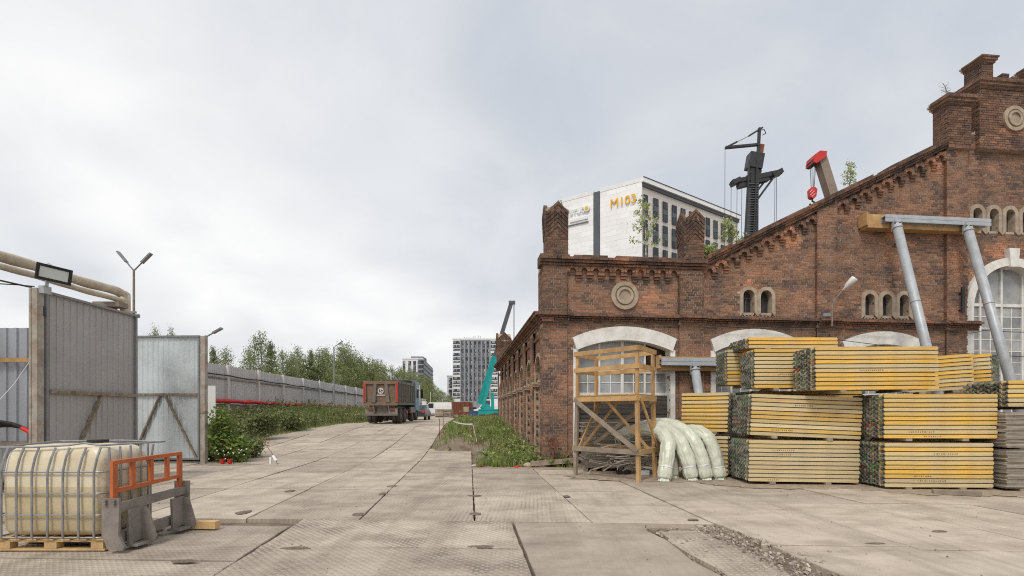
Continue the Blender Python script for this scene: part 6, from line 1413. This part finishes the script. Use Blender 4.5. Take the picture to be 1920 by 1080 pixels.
shrub('low pale weedy shrub at the road edge behind the gate shrubs', (-9.2, 17.6, .05), .55, .6, .8, 800, .07, .95, GREEN)
shrub('dark bushy shrub on the bank below the long fence', (-11.9, 24.0, .6), .9, .9, 1.25, 2000, .09, .8, GREEN)
shrub('second dark shrub on the bank further along the fence', (-12.6, 28.5, .75), 1.0, 1.0, 1.1, 1800, .09, .85, GREEN)
fl = MB()
for i in range(16):
    x = random.uniform(-9.55, -8.3); y = random.uniform(15.5, 15.95); z = random.uniform(.1, .5); fl.tube([(x, y, 0), (x, y, z)], .004, 3, 0, (.08, .13, .03), False)
    fl.disc((x, y, z), (random.uniform(-.3, .3), -.8, .6), .02, .01, 8, 0, (.75, .75, .7)); 
o = fl.build('daisies', M['leaf']); tag(o, 'white daisies flowering at the foot of the gate shrubs', 'flowers', kind='stuff')
for x, l_ in ((-9.05, 'red plastic pot nearer the gate post among daisies'), (-8.82, 'red plastic pot at the outer edge of the daisies')):
    q = MB().tube([(x, 15.55, 0), (x, 15.55, .13), (x, 15.55, .135), (x, 15.55, .16)], [.05, .07, .08, .08], 14); o = q.build('plant_pot', M['red']); tag(o, l_, 'pot', 'red pots by the gate')
for i in range(5):                                       # burdock rosettes on the verge
    x, y = ((-.15, 16.6), (-.9, 17.4), (.35, 15.3), (1.2, 14.85), (1.6, 14.9))[i]; z = ground_z(x, y); t = thing('burdock', 'broad-leaved bright green plant low on the grassy verge', 'plant', (x, y, z), 'broad-leaved plants on the verge'); random.seed(i + 40)
    for k in range(9):
        a = k * .75 + random.uniform(-.2, .2); d = Vector((math.cos(a), math.sin(a), 0)); n_ = Vector((-d.y, d.x, 0)); l_ = random.uniform(.2, .34); b = Vector((x, y, z)); w_ = l_ * .36; q = MB(); up = Vector((0, 0, 1)); c_ = leafcol(1.25, YG)
        q.add([b + up * .03, b + d * l_ * .35 + n_ * w_ + up * .2, b + d * l_ * .35 - n_ * w_ + up * .2, b + d * l_ * .35 + up * .17, b + d * l_ * .8 + n_ * w_ * .7 + up * .22, b + d * l_ * .8 - n_ * w_ * .7 + up * .22, b + d * l_ * .8 + up * .19, b + d * l_ + up * .14], [(0, 3, 1), (0, 2, 3), (1, 3, 6, 4), (3, 2, 5, 6), (4, 6, 7), (6, 5, 7)], 0, c_); q.build('leaf', M['leaf'], t)
# small things on the verge
def rock(lab, x, y, r):
    bm = MB(); n_ = 10; m_ = 6; random.seed(int(x * 100)); vs = [(x + r * 1.2 * math.sin(math.pi * i / m_) * math.cos(6.283 * k / n_) * (1 + .25 * noise.noise((i * .7, k * .6, x))), y + r * math.sin(math.pi * i / m_) * math.sin(6.283 * k / n_), ground_z(x, y) + r * .35 + r * .62 * math.cos(math.pi * i / m_) * (1 + .2 * noise.noise((k * .8, i, y)))) for i in range(m_ + 1) for k in range(n_)]
    bm.add(vs, [(i * n_ + k, i * n_ + (k + 1) % n_, (i + 1) * n_ + (k + 1) % n_, (i + 1) * n_ + k) for i in range(m_) for k in range(n_)]); o = bm.build('rock', M['stucco'], smooth=True); tag(o, lab, 'rock', 'rocks on the verge')
rock('pale rounded rock on the grassy verge', -.42, 16.2, .16); rock('smaller pale rock beside the rounded one on the verge', -.72, 16.35, .12); rock('flat stone in the weeds near the corner pilaster', .5, 14.75, .14)
o = MB().bar((.55, 14.6, .12), (1.85, 14.75, .20), .06, .14).build('fallen_plank', M['wood_grey']); tag(o, 'grey fallen plank lying in the weeds at the facade foot', 'plank')
t = thing('valve_wheel', 'faded red valve wheel standing in the weeds at the building corner', 'wheel', (1.22, 14.75, .35)); q = [Vector((1.22 + .14 * math.cos(6.283 * i / 18), 14.75, .72 + .14 * math.sin(6.283 * i / 18))) for i in range(19)]
MB().tube(q, .022, 6, caps=False).build('rim', M['rust'], t); s_ = MB()
for i in range(5): s_.bar((1.22, 14.75, .72), q[int(i * 3.6)], .02, .02)
s_.build('spoke', M['rust'], t); MB().tube([(1.22, 14.78, 0), (1.22, 14.78, .72)], .025, 6).build('stem', M['rust'], t)
for lab, pxa, pya, pyb, Y in (('thin rusty stake at the road edge, the taller of two', 831, 771, 800, 26.5), ('thin rusty stake at the road edge, the shorter of two', 824, 785, 806, 24.5)):
    p = at(pxa, pya, Y); o = MB().tube([(p.x, Y, g0(Y) - .1), (p.x, Y, p.z)], .014, 6).build('stake', M['rust']); tag(o, lab, 'stake', 'stakes at the road edge')
p0, p1, p2 = at(850, 790, 27), at(886, 795, 23.5), at(894, 828, 19.5)
t = thing('barrier_tape', 'sagging white barrier tape on the grassy verge', 'tape', (p1.x, p1.y, ground_z(p1.x, p1.y)))
q = MB()
for seg in (sag(p0, p1, .06, 8), sag(p1, p2, .0, 6)):
    for a, b in zip(seg, seg[1:]): q.bar(a, b, .008, .06)
q.build('tape', M['white_plain'], t); MB().tube([(p1.x, p1.y, ground_z(p1.x, p1.y) - .1), (p1.x, p1.y, p1.z + .03)], .02, 6).build('picket', M['rust'], t)
t = thing('white_peg', 'white peg with leaning rod on the slab joint by the gate', 'peg', (-7.6, 15.75, 0)); MB().box(-7.66, -7.6, 15.7, 15.76, 0, .22).build('peg', M['white_plain'], t); MB().tube([(-7.35, 15.6, .0), (-7.5, 15.72, .22), (-8.1, 16.0, .85)], .01, 6).build('rod', M['rust'], t); MB().tube([(-7.55, 15.72, .26), (-7.42, 15.66, .1)], .045, 7).build('knot', M['white_plain'], t)
for lab, X_, Y_, M_, s_ in (('scrap of red plastic at the verge corner', -1.0, 14.95, 'red', .07), ('scrap of white plastic at the verge corner', -1.15, 15.0, 'white_plain', .06), ('red scrap on the verge before the corner pilaster', .15, 14.6, 'red', .08)):
    o = MB().box(-s_, s_, -s_ * .6, s_ * .5, 0, s_ * .4, Matrix.Translation((X_, Y_, ground_z(X_, Y_) + .02)) @ Matrix.Rotation(.6, 4, (0.3, 0, 1))).build('litter', M[M_]); tag(o, lab, 'litter', 'litter on the verge')
# concrete crumbs and stones over the yard
mb = MB(); random.seed(77)
for i in range(420):
    y = 4.6 + 12 * random.random() ** 1.3; x = random.uniform(-.95, .95) * y; s_ = random.choice((.004, .005, .006, .009)) * random.uniform(.7, 1.3); c = random.uniform(.2, .45)
    mb.box(-s_, s_, -s_ * .7, s_ * .8, 0, s_, Matrix.Translation((x, y, g0(y) + .004)) @ Matrix.Rotation(random.uniform(0, 3), 4, 'Z'), col=(c, c * .88, c * .74))
o = mb.build('yard_grit', M['pebble']); tag(o, 'scattered grit and concrete crumbs over the slabs', 'grit', kind='stuff')
